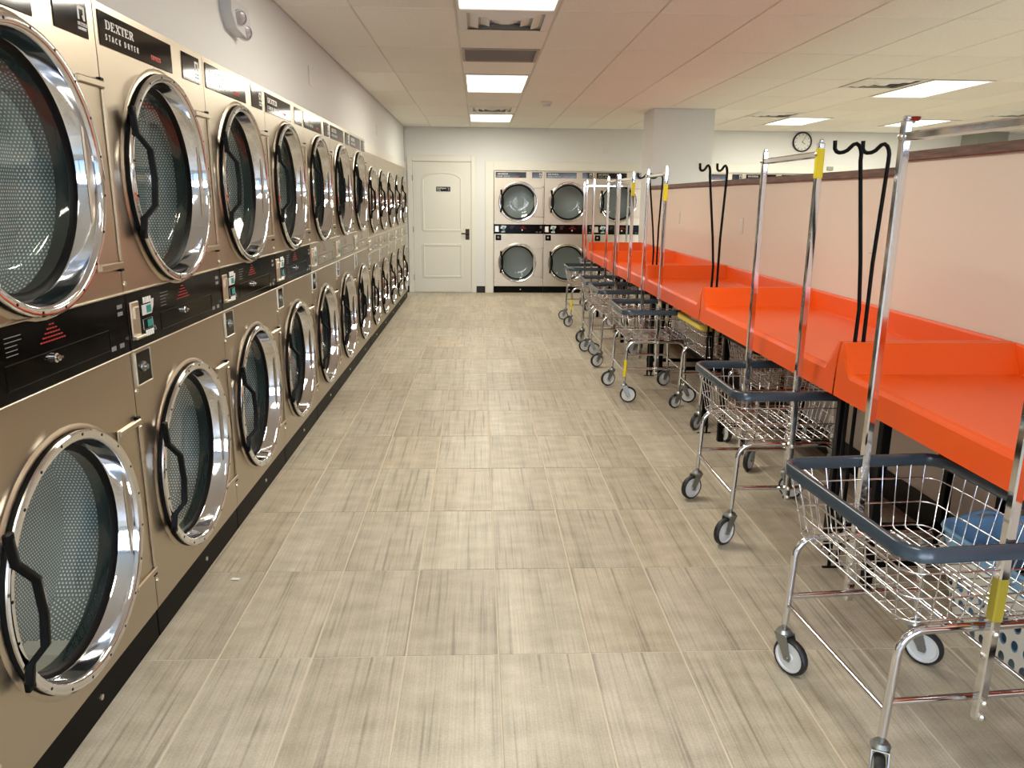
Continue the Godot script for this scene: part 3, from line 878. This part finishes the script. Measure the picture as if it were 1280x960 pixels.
func rrect_at(hx: float, hz: float, r: float, u: float) -> Vector2:
	# point on a rounded rectangle, u = 0..1 round it
	var sx := 2 * (hx - r)
	var sz := 2 * (hz - r)
	var q := PI / 2 * r
	var tot := 2 * sx + 2 * sz + 4 * q
	var s := fposmod(u, 1.0) * tot
	if s < sz: return Vector2(hx, -hz + r + s)
	s -= sz
	if s < q: return Vector2(hx - r + cos(s / r) * r, hz - r + sin(s / r) * r)
	s -= q
	if s < sx: return Vector2(hx - r - s, hz)
	s -= sx
	if s < q: return Vector2(-hx + r - sin(s / r) * r, hz - r + cos(s / r) * r)
	s -= q
	if s < sz: return Vector2(-hx, hz - r - s)
	s -= sz
	if s < q: return Vector2(-hx + r - cos(s / r) * r, -hz + r - sin(s / r) * r)
	s -= q
	if s < sx: return Vector2(-hx + r + s, -hz)
	s -= sx
	return Vector2(hx - r + sin(s / r) * r, -hz + r - cos(s / r) * r)

# ---------------------------------------------------------------- ceiling fittings
func ceiling_vent(x0: float, x1: float, d0: float, d1: float, label: String) -> void:
	var w := x1 - x0 - 0.02
	var l := d1 - d0 - 0.02
	var t := thing("ceiling_diffuser", label, "air vent", P((x0 + x1) / 2, CH, (d0 + d1) / 2), 0.0, "square stepped air diffusers in the ceiling")
	obj("backing", MB.new().span(Vector3(-w / 2, 0.012, -l / 2), Vector3(w / 2, 0.018, l / 2)), M.vent_backing, t)
	for k in 4:
		var f := 1.0 - 0.24 * k
		var r := []
		for q in [[1, 1], [-1, 1], [-1, -1], [1, -1]]: r.append(Vector3(q[0] * w / 2 * f, 0, q[1] * l / 2 * f))
		var i2 := []
		for q in [[1, 1], [-1, 1], [-1, -1], [1, -1]]: i2.append(Vector3(q[0] * (w / 2 * f - 0.055), 0, q[1] * (l / 2 * f - 0.055)))
		var b := MB.new()
		for a in 4:
			var c := (a + 1) % 4
			var yo := 0.010
			var yi := -0.016
			if k == 0: yo = -0.004; yi = -0.008
			var mid: Vector3 = (r[a] + r[c]).normalized()
			b.quad(r[a] + Vector3(0, yo, 0), r[c] + Vector3(0, yo, 0), i2[c] + Vector3(0, yi, 0), i2[a] + Vector3(0, yi, 0), (mid * 0.45 + Vector3.DOWN).normalized())
			b.quad(r[a] + Vector3(0, yo + 0.003, 0), r[c] + Vector3(0, yo + 0.003, 0), i2[c] + Vector3(0, yi + 0.003, 0), i2[a] + Vector3(0, yi + 0.003, 0), (-mid * 0.45 + Vector3.UP).normalized())
		if k == 3:
			b.quad(i2[0] + Vector3(0, -0.016, 0), i2[1] + Vector3(0, -0.016, 0), i2[2] + Vector3(0, -0.016, 0), i2[3] + Vector3(0, -0.016, 0), Vector3.DOWN)
		obj("louvre_ring", b, M.vent_white, t)

func return_grille(x0: float, x1: float, d0: float, d1: float, label: String) -> void:
	var w := x1 - x0 - 0.02
	var l := d1 - d0 - 0.02
	var t := thing("return_grille", label, "air vent", P((x0 + x1) / 2, CH, (d0 + d1) / 2))
	obj("backing", MB.new().span(Vector3(-w / 2, 0.012, -l / 2), Vector3(w / 2, 0.018, l / 2)), M.vent_grey, t)
	var f := MB.new()
	for s in [-1.0, 1.0]:
		f.box(Vector3(s * (w / 2 - 0.012), 0, 0), Vector3(0.024, 0.016, l), 0.003)
		f.box(Vector3(0, 0, s * (l / 2 - 0.012)), Vector3(w - 0.048, 0.016, 0.024), 0.003)
	obj("frame", f, M.vent_grey, t)
	var sl := MB.new()
	var n := 22
	for k in n:
		sl.at(Vector3(0, 0.002, lerpf(-l / 2 + 0.034, l / 2 - 0.034, k / float(n - 1))), Basis(Vector3.RIGHT, 0.6))
		sl.box(Vector3.ZERO, Vector3(w - 0.05, 0.002, 0.016))
	obj("slats", sl, M.vent_grey, t)

func outlet(label: String, at: Vector3, turn: float, group: String) -> void:
	var t := thing("wall_outlet", label, "wall outlet", at, turn, group)
	obj("cover_plate", MB.new().box(Vector3(0, 0, 0.003), Vector3(0.078, 0.125, 0.006), 0.002), M.plastic_white, t)
	for s in [-1.0, 1.0]: obj("socket", MB.new().box(Vector3(0, s * 0.026, 0.0068), Vector3(0.034, 0.030, 0.003), 0.001), M.trim_white, t)

# ---------------------------------------------------------------- the scene
func _ready() -> void:
	# camera
	var cam := Camera3D.new()
	cam.name = "camera"
	cam.fov = 53.36
	cam.near = 0.05
	cam.far = 200.0
	var p := 0.2374
	var yw := 0.0439
	var rl := 0.0090
	var fw := Vector3(sin(yw) * cos(p), -sin(p), -cos(yw) * cos(p))
	var rt := Vector3(cos(yw), 0, sin(yw))
	var up := rt.cross(fw)
	var rt2 := rt * cos(rl) + up * sin(rl)
	var up2 := up * cos(rl) - rt * sin(rl)
	cam.transform = Transform3D(Basis(rt2, up2, -fw), Vector3(0, 1.506, 0))
	add_child(cam)
	cam.current = true
	# sky and exposure
	var env := Environment.new()
	env.background_mode = Environment.BG_SKY
	var sky := Sky.new()
	var sm := ProceduralSkyMaterial.new()
	sm.sky_top_color = Color(0.56, 0.68, 0.84)
	sm.sky_horizon_color = Color(0.90, 0.92, 0.94)
	sm.ground_bottom_color = Color(0.55, 0.55, 0.55)
	sm.ground_horizon_color = Color(0.75, 0.77, 0.78)
	sm.sky_energy_multiplier = 3.8
	sm.ground_energy_multiplier = 2.2
	sky.sky_material = sm
	env.sky = sky
	env.tonemap_mode = Environment.TONE_MAPPER_LINEAR
	env.tonemap_exposure = 0.77
	env.sdfgi_enabled = true
	env.ssao_enabled = true
	env.ssil_enabled = true
	var we := WorldEnvironment.new()
	we.name = "environment"
	we.environment = env
	add_child(we)
	make_materials()
	# ceiling panels (each carries its own area light)
	ceiling_light(-0.14, 0.47, 3.725, 4.93, "bright LED panel above the aisle, directly before a stepped air diffuser")
	ceiling_light(-0.14, 0.47, 7.34, 8.545, "bright LED panel above the aisle, after the grey return grille")
	ceiling_light(-0.14, 0.47, 10.65, 11.72, "bright LED panel above the aisle, the one closest to the rear wall")
	ceiling_light(-0.14, 0.47, 0.11, 1.315, "bright LED panel above the aisle, beside the first large dryer")
	ceiling_light(4.13, 4.74, 7.24, 8.46, "long LED panel beyond the partition, beside a slatted air diffuser")
	ceiling_light(4.13, 4.74, 10.55, 11.6, "LED panel beyond the partition, above and in front of the wall clock")
	ceiling_light(5.85, 6.46, 10.62, 11.6, "LED panel beyond the partition, behind the red ceiling alarm")
	ceiling_light(4.13, 4.74, 3.725, 4.93, "LED panel beyond the partition, level with the first aisle panel")
	ceiling_light(4.13, 4.74, 0.11, 1.315, "LED panel beyond the partition, closest to the shop windows")
	build_shell()
	print("shell")
	build_dryers()
	print("dryers")
	build_tables()
	build_carts()
	print("carts")
	build_fittings()

func build_shell() -> void:
	# floor: grout bed with single tiles on it
	var fl := struct("floor", MB.new().span(P(-2.2, -0.12, -3.4), P(9.6, -0.0025, 13.6)), M.grout)
	var tw := 0.3135
	var tl := 0.617
	var tm := []
	for k in 16:
		var b := MB.new()
		b.us = Vector2(0.40, 0.81)
		b.uo = Vector2((k % 8) * 0.125 + 0.0625, (k / 8) * 0.5 + 0.25)
		b.box(Vector3(0, -0.006, 0), Vector3(tw - 0.006, 0.012, tl - 0.006), 0.0012)
		tm.append(b.mesh())
	var tmat := []
	for k in 5:
		var m: StandardMaterial3D = M.floor_tile.duplicate()
		var g: float = [1.0, 0.97, 0.945, 1.02, 0.985][k]
		m.albedo_color = Color(minf(g, 1.0), minf(g * (1.0 - 0.004 * k), 1.0), minf(g * (1.0 - 0.010 * k), 1.0))
		tmat.append(m)
	var rg := RandomNumberGenerator.new()
	rg.seed = 77
	for i in range(-4, 7):
		for j in range(-4, 17):
			var x := 0.064 + tw * (i + 0.5)
			var d := 2.310 + tl * (j + 0.5)
			var o := obj("tile", tm[rg.randi() % 16], tmat[rg.randi() % 5], fl)
			o.position = P(x, 0, d)
			if rg.randf() < 0.5: o.rotation.y = PI
	# walls
	struct("wall_left", MB.new().span(P(XW - 0.15, 2.064, -3.2), P(XW, CH + 0.05, DR)), M.wall_paint)
	struct("trim_1", MB.new().span(P(XW - 0.02, 1.955, SEAM + 7 * W1), P(XW + 0.012, 2.064, DR)), M.trim_white)
	struct("wall_utility", MB.new().span(P(-2.2, 0, -3.2), P(-2.05, CH + 0.05, DR + 0.8)), M.wall_paint)
	struct("wall_service", MB.new().span(P(-2.05, 0, -3.2), P(XW, CH + 0.05, -3.05)), M.wall_paint)
	struct("wall_end", MB.new().span(P(-2.05, 0, DR - 0.02), P(XW, CH + 0.05, DR + 0.10)), M.wall_paint)
	var rw := MB.new()
	rw.span(P(XW, 0, DR), P(0.225, CH + 0.05, DR + 0.12))
	rw.span(P(0.225, 1.955, DR), P(0.225 + 7 * W3 + 0.03, CH + 0.05, DR + 0.12))
	rw.span(P(0.225 + 7 * W3 + 0.03, 0, DR), P(9.5, CH + 0.05, DR + 0.12))
	struct("wall_rear", rw, M.wall_paint)
	struct("wall_backing", MB.new().span(P(-2.2, 0, DR + 0.8), P(9.6, CH + 0.05, DR + 0.9)), M.wall_paint)
	struct("wall_right", MB.new().span(P(9.5, 0, -3.2), P(9.62, CH + 0.05, DR + 0.8)), M.wall_paint)
	# casing round the dryers in the rear wall
	var cs := MB.new()
	cs.span(P(0.098, 0, DR - 0.022), P(0.232, 2.085, DR), 0.004)
	cs.span(P(0.232, 1.948, DR - 0.022), P(6.05, 2.085, DR), 0.004)
	struct("trim_2", cs, M.trim_white)
	struct("baseboard_rear", MB.new().span(P(-0.045, 0, DR - 0.012), P(0.098, 0.108, DR)), M.base_black)
	struct("baseboard_corner", MB.new().span(P(-1.18, 0, DR - 0.012), P(-1.15, 0.108, DR)), M.base_black)
	# partition with its wooden cap, taller towards the shop front
	var pa := MB.new()
	pa.span(P(XP, 0, 3.90), P(XP + 0.22, 1.637, 9.75))
	pa.span(P(XP, 0, -0.6), P(XP + 0.22, 1.706, 3.90))
	struct("wall_partition", pa, M.partition_paint)
	var cp := MB.new()
	cp.us = Vector2(1.5, 1.5)
	cp.span(P(XP - 0.022, 1.637, 3.905), P(XP + 0.24, 1.680, 9.80), 0.004)
	cp.span(P(XP - 0.022, 1.706, -0.62), P(XP + 0.24, 1.750, 3.905), 0.004)
	struct("trim_3", cp, M.wood_cap)
	struct("baseboard_partition", MB.new().span(P(XP - 0.012, 0, -0.6), P(XP, 0.15, 9.75), 0.002), M.base_black)
	struct("wall_column", MB.new().span(P(2.135, 0, 9.75), P(2.885, CH, 10.35)), M.wall_paint)
	struct("wall_pillar", MB.new().span(P(7.80, 0, 12.2), P(8.28, CH, DR)), M.cabinet_grey)
	build_door()
	build_front()
	build_ceiling()

func build_front() -> void:
	# shop front behind the camera: sill, piers, head and glazing
	var z := -3.2
	var b := MB.new()
	b.span(P(XW, 0, z), P(9.5, 0.35, z + 0.15))
	b.span(P(XW, 2.35, z), P(9.5, CH + 0.05, z + 0.15))
	var xs := [XW, -0.95, 1.45, 1.65, 4.05, 4.25, 6.65, 6.85, 9.25, 9.5]
	for k in range(0, 10, 2): b.span(P(xs[k], 0.35, z), P(xs[k + 1], 2.35, z + 0.15))
	struct("wall_front", b, M.wall_paint)
	for k in 4:
		var x0: float = xs[k * 2 + 1]
		var x1: float = xs[k * 2 + 2]
		var f := MB.new()
		for x in [x0 + 0.03, (x0 + x1) / 2, x1 - 0.03]: f.span(P(x - 0.03, 0.35, z + 0.04), P(x + 0.03, 2.35, z + 0.11), 0.004)
		for y in [0.38, 1.55, 2.32]: f.span(P(x0 + 0.06, y - 0.03, z + 0.045), P(x1 - 0.06, y + 0.03, z + 0.105), 0.004)
		var w := struct("window_%d" % (k + 1), f, M.frame_aluminium)
		for i in 2:
			for j in 2:
				var a0: float = lerpf(x0, x1, i * 0.5) + 0.035
				var a1: float = lerpf(x0, x1, i * 0.5 + 0.5) - 0.035
				var y0: float = [0.41, 1.58][j]
				var y1: float = [1.52, 2.29][j]
				var g := MB.new()
				g.quad(P(a0, y0, z + 0.075), P(a1, y0, z + 0.075), P(a1, y1, z + 0.075), P(a0, y1, z + 0.075), Vector3(0, 0, -1))
				obj("pane", g, M.window_glass, w)
	struct("ground", MB.new().span(P(-30, -0.2, -60), P(40, -0.13, -3.4)), M.asphalt)

func build_door() -> void:
	var z := DR
	var cs := MB.new()
	cs.span(P(-1.142, 0, z - 0.024), P(-1.062, 2.165, z), 0.006)
	cs.span(P(-0.128, 0, z - 0.024), P(-0.048, 2.165, z), 0.006)
	cs.span(P(-1.062, 2.075, z - 0.024), P(-0.128, 2.165, z), 0.006)
	struct("trim_4", cs, M.trim_white)
	var d := struct("door_1", MB.new().span(P(-1.058, 0.012, z - 0.014), P(-0.132, 2.070, z - 0.001), 0.003), M.door_white)
	var prof := [Vector2(-0.022, 0.0), Vector2(-0.014, 0.009), Vector2(-0.004, 0.010), Vector2(0.004, 0.003), Vector2(0.014, 0.006), Vector2(0.022, 0.0)]
	for k in 2:
		var pts := []
		var x0 := -0.905
		var x1 := -0.285
		if k == 0:
			pts = [P(x0, 0.255, z - 0.014), P(x1, 0.255, z - 0.014), P(x1, 0.775, z - 0.014), P(x0, 0.775, z - 0.014)]
		else:
			pts = [P(x0, 1.0, z - 0.014), P(x1, 1.0, z - 0.014)]
			for i in 13:
				var a := lerpf(1.0, -1.0, i / 12.0)
				pts.append(P((x0 + x1) / 2 + a * (x1 - x0) / 2, 1.80 + 0.11 * sqrt(maxf(0.0, 1.0 - a * a * 0.98)), z - 0.014))
		# densify corners so that the moulding keeps its width
		var full := []
		for i in pts.size():
			var a: Vector3 = pts[i]
			var b: Vector3 = pts[(i + 1) % pts.size()]
			full.append(a.lerp(b, 0.02))
			full.append(a.lerp(b, 0.98))
		obj("panel_moulding", MB.new().sweep(full, prof, Vector3(0, 0, 1)), M.door_white, d)
	var hd := MB.new().at(P(-0.19, 0.955, z - 0.014)).lathe([Vector2(0.030, 0), Vector2(0.030, 0.008), Vector2(0.012, 0.012), Vector2(0.012, 0.045), Vector2(0, 0.046)], 16)
	hd.at(Vector3.ZERO).span(P(-0.29, 0.945, z - 0.064), P(-0.18, 0.967, z - 0.050), 0.004)
	hd.span(P(-0.222, 0.86, z - 0.020), P(-0.158, 1.03, z - 0.014), 0.002)
	obj("door_handle", hd, M.bronze, d)
	var hg := MB.new()
	for y in [0.25, 1.02, 1.82]: hg.span(P(-1.066, y - 0.045, z - 0.030), P(-1.050, y + 0.045, z - 0.020), 0.002)
	obj("hinge", hg, M.galvanised, d)
	var s := thing("door_sign", "small black sign with white lettering on the white panelled door", "sign", P(-0.572, 1.652, z - 0.0185))
	obj("sign_plate", MB.new().box(Vector3(0, 0, 0), Vector3(0.225, 0.072, 0.005), 0.001), M.black_plate, s)
	put(obj("lettering", text("Employees", 0.028, true, false), M.print_white, s), Vector3(-0.098, 0.014, 0.003))
	put(obj("lettering", text("Only", 0.026, true, false), M.print_white, s), Vector3(-0.098, -0.016, 0.003))
	put(obj("emblem", MB.new().tube([Vector3(0.07, 0.02, 0), Vector3(0.088, 0.012, 0), Vector3(0.088, -0.008, 0), Vector3(0.076, -0.022, 0)], 0.0025, 5), M.print_white, s), Vector3(0, 0, 0.003))

func build_ceiling() -> void:
	var ce := struct("ceiling", MB.new().span(P(-2.2, CH + 0.02, -3.4), P(9.62, CH + 0.14, DR + 0.9)), M.ceiling_void)
	var xs := [XW, -0.75, -0.14]
	while xs[-1] < 9.4: xs.append(xs[-1] + 0.61)
	xs[-1] = 9.5
	var ds := [-3.05]
	for k in range(-6, 7): ds.append(4.93 + 1.2035 * k)
	ds.append(DR)
	var mid := [-3.05, -2.29, -1.09, 0.11, 1.315, 2.52, 3.725, 4.93, 5.53, 6.135, 6.70, 7.34, 8.545, 9.15, 9.80, 10.42, 10.65, 11.72, DR]
	var skip := [3, 6, 7, 9, 11, 14, 16]
	var grid := MB.new()
	for x in xs.slice(1, xs.size() - 1): grid.span(P(x - 0.012, CH + 0.004, -3.05), P(x + 0.012, CH + 0.02, DR))
	for d in ds.slice(1, ds.size() - 1): grid.span(P(XW, CH + 0.004, d - 0.012), P(9.5, CH + 0.018, d + 0.012))
	obj("grid_bars", grid, M.ceiling_grid, ce)
	var fits := [[4.13, 4.74, 7.24, 8.46], [4.13, 4.74, 10.55, 11.6], [5.85, 6.46, 10.62, 11.6], [4.13, 4.74, 3.725, 4.93], [4.13, 4.74, 0.11, 1.315], [3.52, 4.13, 7.24, 7.85], [3.52, 4.13, 10.0, 10.6], [6.46, 7.07, 9.55, 10.15]]
	var cache := {}
	var rg := RandomNumberGenerator.new()
	rg.seed = 5
	for i in xs.size() - 1:
		var x0: float = xs[i]
		var x1: float = xs[i + 1]
		var rows: Array = mid if i == 2 else ds.duplicate()
		if i != 2:
			# fittings beyond the partition cut the tiles of their column
			for f in fits:
				if f[0] < x1 - 0.2 and f[1] > x0 + 0.2:
					rows = rows.filter(func(q): return q < f[2] - 0.25 or q > f[3] + 0.25)
					rows.append(f[2])
					rows.append(f[3])
			rows.sort()
		for j in rows.size() - 1:
			if i == 2 and j in skip: continue
			var d0: float = rows[j]
			var d1: float = rows[j + 1]
			if d1 - d0 < 0.03: continue
			var hit := false
			if i != 2:
				for f in fits:
					if f[0] < x1 - 0.2 and f[1] > x0 + 0.2 and (d0 + d1) / 2 > f[2] and (d0 + d1) / 2 < f[3]: hit = true
			if hit: continue
			var key := "%d_%d" % [roundi((x1 - x0) * 1000), roundi((d1 - d0) * 1000)]
			if not cache.has(key):
				cache[key] = MB.new().box(Vector3(0, 0, 0), Vector3(x1 - x0 - 0.010, 0.014, d1 - d0 - 0.010), 0.004).mesh()
			var o := obj("ceiling_tile", cache[key], M["ceiling_tile_%d" % (rg.randi() % 3)], ce)
			o.position = P((x0 + x1) / 2, CH + 0.005, (d0 + d1) / 2)
	ceiling_vent(-0.14, 0.47, 4.93, 5.53, "white stepped air diffuser directly behind an aisle LED panel, before the grey grille")
	ceiling_vent(-0.14, 0.47, 9.80, 10.42, "white stepped air diffuser in front of the rearmost aisle LED panel")
	ceiling_vent(3.52, 4.13, 7.24, 7.85, "white stepped air diffuser beside the long LED panel beyond the partition")
	ceiling_vent(3.52, 4.13, 10.0, 10.6, "white stepped air diffuser beyond the partition, beside the column")
	ceiling_vent(6.46, 7.07, 9.55, 10.15, "white stepped air diffuser beyond the partition, past the red alarm")
	return_grille(-0.14, 0.47, 6.135, 6.70, "flat grey slatted return grille in the ceiling above the aisle")

func build_dryers() -> void:
	var ord := ["first", "second", "third", "fourth", "fifth", "sixth", "seventh"]
	var lg := {"w": W1 - 0.002, "h": 2.058, "kick": 0.112, "r": 0.355, "cu": 0.0, "yu": 1.560, "yl": 0.527, "plain": false, "b0": 1.022, "b1": 1.205, "p0": 1.939, "p1": 2.037}
	var src: Node3D
	for k in 7:
		var lab: String = "large stainless stacked dryer, %s in line counting away from the smaller dryers" % ord[6 - k]
		var at := P(XL, 0, SEAM + W1 * (k + 0.5))
		if k == 0:
			src = make_dryer("stacked_dryer", lab, "large stacked dryers along the aisle", lg)
			src.position = at
			src.rotation.y = PI / 2
		else:
			var dn := dup(src, "stacked_dryer", lab, at, PI / 2)
			# the last three of the large ones take the paler control strip material
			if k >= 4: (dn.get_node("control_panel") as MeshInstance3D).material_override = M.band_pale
	var sm := {"w": W2 - 0.002, "h": 1.95, "kick": 0.108, "r": 0.330, "cu": -0.008, "yu": 1.480, "yl": 0.497, "plain": true, "b0": 0.957, "b1": 1.110, "p0": 1.836, "p1": 1.926}
	var s0 := SEAM + 7 * W1 + 0.004
	for k in 5:
		var lab: String = "smaller stainless stacked dryer along the aisle, %s in line from the white door" % ord[4 - k]
		var at := P(XL, 0, s0 + W2 * (k + 0.5))
		if k == 0:
			src = make_dryer("small_stacked_dryer", lab, "small stacked dryers along the aisle", sm)
			src.position = at
			src.rotation.y = PI / 2
		else:
			dup(src, "small_stacked_dryer", lab, at, PI / 2)
	var rr := sm.duplicate()
	rr.w = W3 - 0.002
	rr.h = 1.943
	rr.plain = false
	rr.r = 0.305
	rr.cu = -0.012
	rr.yu = 1.462
	rr.yl = 0.490
	for k in 7:
		var lab: String = "stainless stacked dryer set into the rear wall, %s counting from the white door" % ord[k]
		var at := P(0.238 + W3 * (k + 0.5), 0, DR + 0.004)
		if k == 0:
			src = make_dryer("rear_wall_dryer", lab, "stacked dryers set into the rear wall", rr)
			src.position = at
		else:
			dup(src, "rear_wall_dryer", lab, at)

func build_tables() -> void:
	var sd := [1.05, 2.906, 4.82, 6.52, 8.30, 10.08]
	var lab := ["orange folding table beside the nearest-to-window laundry cart with the blue basket beneath", "orange folding table with hook stands at both ends, behind the cart with yellow-topped pole", "orange folding table with the yellow-rimmed cart parked beneath it", "orange folding table, second from the square white column", "orange folding table ending at the square white column"]
	for k in 5: make_table(lab[k], sd[k], sd[k + 1])
	bag_hook("black double hook stand between the first and second orange tables from the window", 2.906, Vector3(-1, 0, 0))
	bag_hook("black double hook stand between the second and third orange tables from the window", 4.82, Vector3(-0.8, 0, 0.6))
	bag_hook("black double hook stand between the third and fourth orange tables from the window", 6.52, Vector3(-1, 0, 0))

func build_carts() -> void:
	var by := 0.0
	make_cart("laundry_cart", "chrome laundry cart with yellow tape low on its pole, blue basket behind it", P(1.250, by, 1.955), 0.08, true, M.bumper_grey, [["pole", 0.56, 0.303]], [-0.55, 0.45, -0.4, 0.7])
	make_cart("laundry_cart", "chrome laundry cart with yellow tape at the top of its pole, standing alone", P(1.36, by, 3.43), 0.0, true, M.bumper_grey, [["pole", 1.655, 0.303]], [-1.0, -1.1, 0.8, 0.9])
	make_cart("laundry_cart", "chrome laundry cart with a yellow taped leg and a yellow taped pole", P(1.335, by, 5.90), 0.0, true, M.bumper_grey, [["pole", 1.56, 0.303], ["leg", 0, 0.27]], [1.35, -1.3, 1.1, -1.2])
	make_cart("laundry_cart", "chrome laundry cart with taped pole, tucked against another cart", P(1.345, by, 7.18), 0.02, true, M.bumper_grey, [["pole", 1.60, 0.303]], [-1.25, 1.5, 1.2, -1.4])
	make_cart("laundry_cart", "plain chrome laundry cart without tape, tucked behind the taped-pole cart", P(1.345, by, 7.90), -0.02, true, M.bumper_grey, [], [-1.4, -0.9, 1.3, 1.1])
	make_cart("laundry_cart", "chrome laundry cart with only a yellow taped leg, before the rear dryers", P(1.345, by, 9.48), 0.0, true, M.bumper_grey, [["leg", 0, 0.27]], [-1.2, -1.5, 1.2, 1.0])
	make_cart("laundry_cart", "chrome laundry cart turned crosswise beside the square column", P(1.745, by, 10.75), PI / 2, true, M.bumper_grey, [], [0.3, 0.9, -1.2, 0.4])
	make_cart("laundry_cart", "low laundry cart with a yellow rim under an orange table", P(1.72, by, 5.20), 0.0, false, M.bumper_yellow, [], [-0.9, -1.2, 0.8, 1.1], 0.05)
	make_cart("laundry_cart", "dark-rimmed laundry cart without poles pushed under an orange table", P(1.80, by, 4.40), 0.0, false, M.rubber, [], [-0.7, 0.3, 0.8, 1.2])
	laundry_basket("white plastic laundry basket with round holes on the floor under an orange table", P(1.885, 0, 2.27), 0.06, M.plastic_white, 0.30, 0.30)
	laundry_basket("light blue plastic laundry basket nested inside the white one", P(1.885, 0.07, 2.27), 0.06, M.plastic_blue, 0.30, 0.26)

func build_fittings() -> void:
	# clock
	var c := thing("wall_clock", "round wall clock with black rim above the rear wall dryers", "clock", P(5.18, 2.437, DR))
	obj("clock_case", MB.new().lathe([Vector2(0.155, 0.0), Vector2(0.155, 0.03), Vector2(0.148, 0.036), Vector2(0.136, 0.034), Vector2(0.132, 0.022)], 40), M.base_black, c)
	obj("dial", MB.new().lathe([Vector2(0.133, 0.020), Vector2(0.0, 0.020)], 40), M.clock_face, c)
	var tk := MB.new()
	for k in 12:
		var a := TAU * k / 12
		tk.at(Vector3(sin(a), cos(a), 0) * 0.112 + Vector3(0, 0, 0.0205), Basis(Vector3(0, 0, 1), -a)).box(Vector3.ZERO, Vector3(0.008, 0.022, 0.001))
	obj("hour_marks", tk, M.base_black, c)
	for q in [[-2.2, 0.068, 0.008], [-0.50, 0.10, 0.006]]:
		obj("clock_hand", MB.new().at(Vector3(0, 0, 0.0225), Basis(Vector3(0, 0, 1), q[0])).box(Vector3(0, q[1] / 2 - 0.01, 0), Vector3(q[2], q[1], 0.001)), M.base_black, c)
	# ceiling alarm and smoke detector
	var al := thing("ceiling_alarm", "red round fire alarm strobe on the ceiling beyond the partition", "fire alarm", P(5.68, CH - 0.003, 10.33))
	obj("alarm_body", MB.new().at(Vector3.ZERO, Basis(Vector3.RIGHT, PI / 2)).lathe([Vector2(0.10, 0), Vector2(0.10, 0.02), Vector2(0.08, 0.05), Vector2(0.045, 0.055), Vector2(0.0, 0.055)], 24), M.alarm_red, al)
	obj("strobe_lens", MB.new().box(Vector3(0, -0.065, 0), Vector3(0.07, 0.028, 0.05), 0.008), M.plastic_white, al)
	var sd := thing("smoke_detector", "small white round smoke detector on the ceiling above the aisle", "smoke detector", P(0.78, CH - 0.003, 9.29))
	obj("detector_body", MB.new().at(Vector3.ZERO, Basis(Vector3.RIGHT, PI / 2)).lathe([Vector2(0.065, 0), Vector2(0.065, 0.018), Vector2(0.055, 0.026)], 20), M.plastic_white, sd)
	obj("sensor_dome", MB.new().at(Vector3(0, -0.026, 0), Basis(Vector3.RIGHT, PI / 2)).lathe([Vector2(0.048, 0), Vector2(0.044, 0.022), Vector2(0.0, 0.028)], 20), M.plastic_light_grey, sd)
	# emergency light on the soffit wall
	var e := thing("emergency_light", "white two-headed emergency light on the wall above the dryers", "emergency light", P(XW, 2.33, 4.0), PI / 2)
	obj("housing", MB.new().prism(PackedVector2Array([Vector2(-0.16, 0.065), Vector2(0.10, 0.065), Vector2(0.15, -0.02), Vector2(0.05, -0.075), Vector2(-0.10, -0.06), Vector2(-0.16, 0.0)]), 0.0, 0.055), M.plastic_light_grey, e)
	for q in [Vector3(-0.06, -0.005, 0.045), Vector3(0.07, -0.045, 0.03)]:
		var h := obj("lamp_head", MB.new().lathe([Vector2(0.022, 0.0), Vector2(0.032, 0.008), Vector2(0.038, 0.026), Vector2(0.038, 0.034), Vector2(0.032, 0.035)], 20), M.plastic_light_grey, e)
		h.position = q
		h.rotation = Vector3(0.25, -0.7, 0)
		obj("lens", MB.new().lathe([Vector2(0.033, 0.031), Vector2(0.018, 0.036), Vector2(0.0, 0.038)], 20), M.lens_clear, h)
	# outlets and small wall plates
	outlet("white outlet on the pinkish partition, closest to the square column", P(XP, 1.33, 8.25), -PI / 2, "outlets on the partition")
	outlet("white outlet on the pinkish partition, between the two others", P(XP, 1.31, 6.25), -PI / 2, "outlets on the partition")
	outlet("white outlet on the pinkish partition, behind the first black hook stand", P(XP, 1.30, 4.11), -PI / 2, "outlets on the partition")
	outlet("white outlet on the soffit wall above the large dryers", P(XW, 2.33, 5.75), PI / 2, "outlets on the soffit wall")
	outlet("white outlet on the soffit wall above the smaller dryers", P(XW, 2.27, 9.35), PI / 2, "outlets on the soffit wall")
	outlet("small white wall plate on the rear wall above the casing", P(2.02, 2.29, DR), 0.0, "")
	tag(obj("wall_box", MB.new().span(P(5.62, 2.0, DR - 0.05), P(5.72, 2.06, DR - 0.022), 0.004), M.cabinet_grey), "small grey box on the white casing above the rear dryers", "wall box")
	var ps := obj("paper_scrap", MB.new().prism(PackedVector2Array([Vector2(-0.018, -0.006), Vector2(0.014, -0.008), Vector2(0.019, 0.003), Vector2(-0.012, 0.008)]), 0.0, 0.003), M.paper)
	ps.position = P(-0.985, 0.0035, 2.86)
	ps.rotation.x = -PI / 2
	tag(ps, "tiny white paper scrap on the floor tiles beside the dryers", "paper scrap")
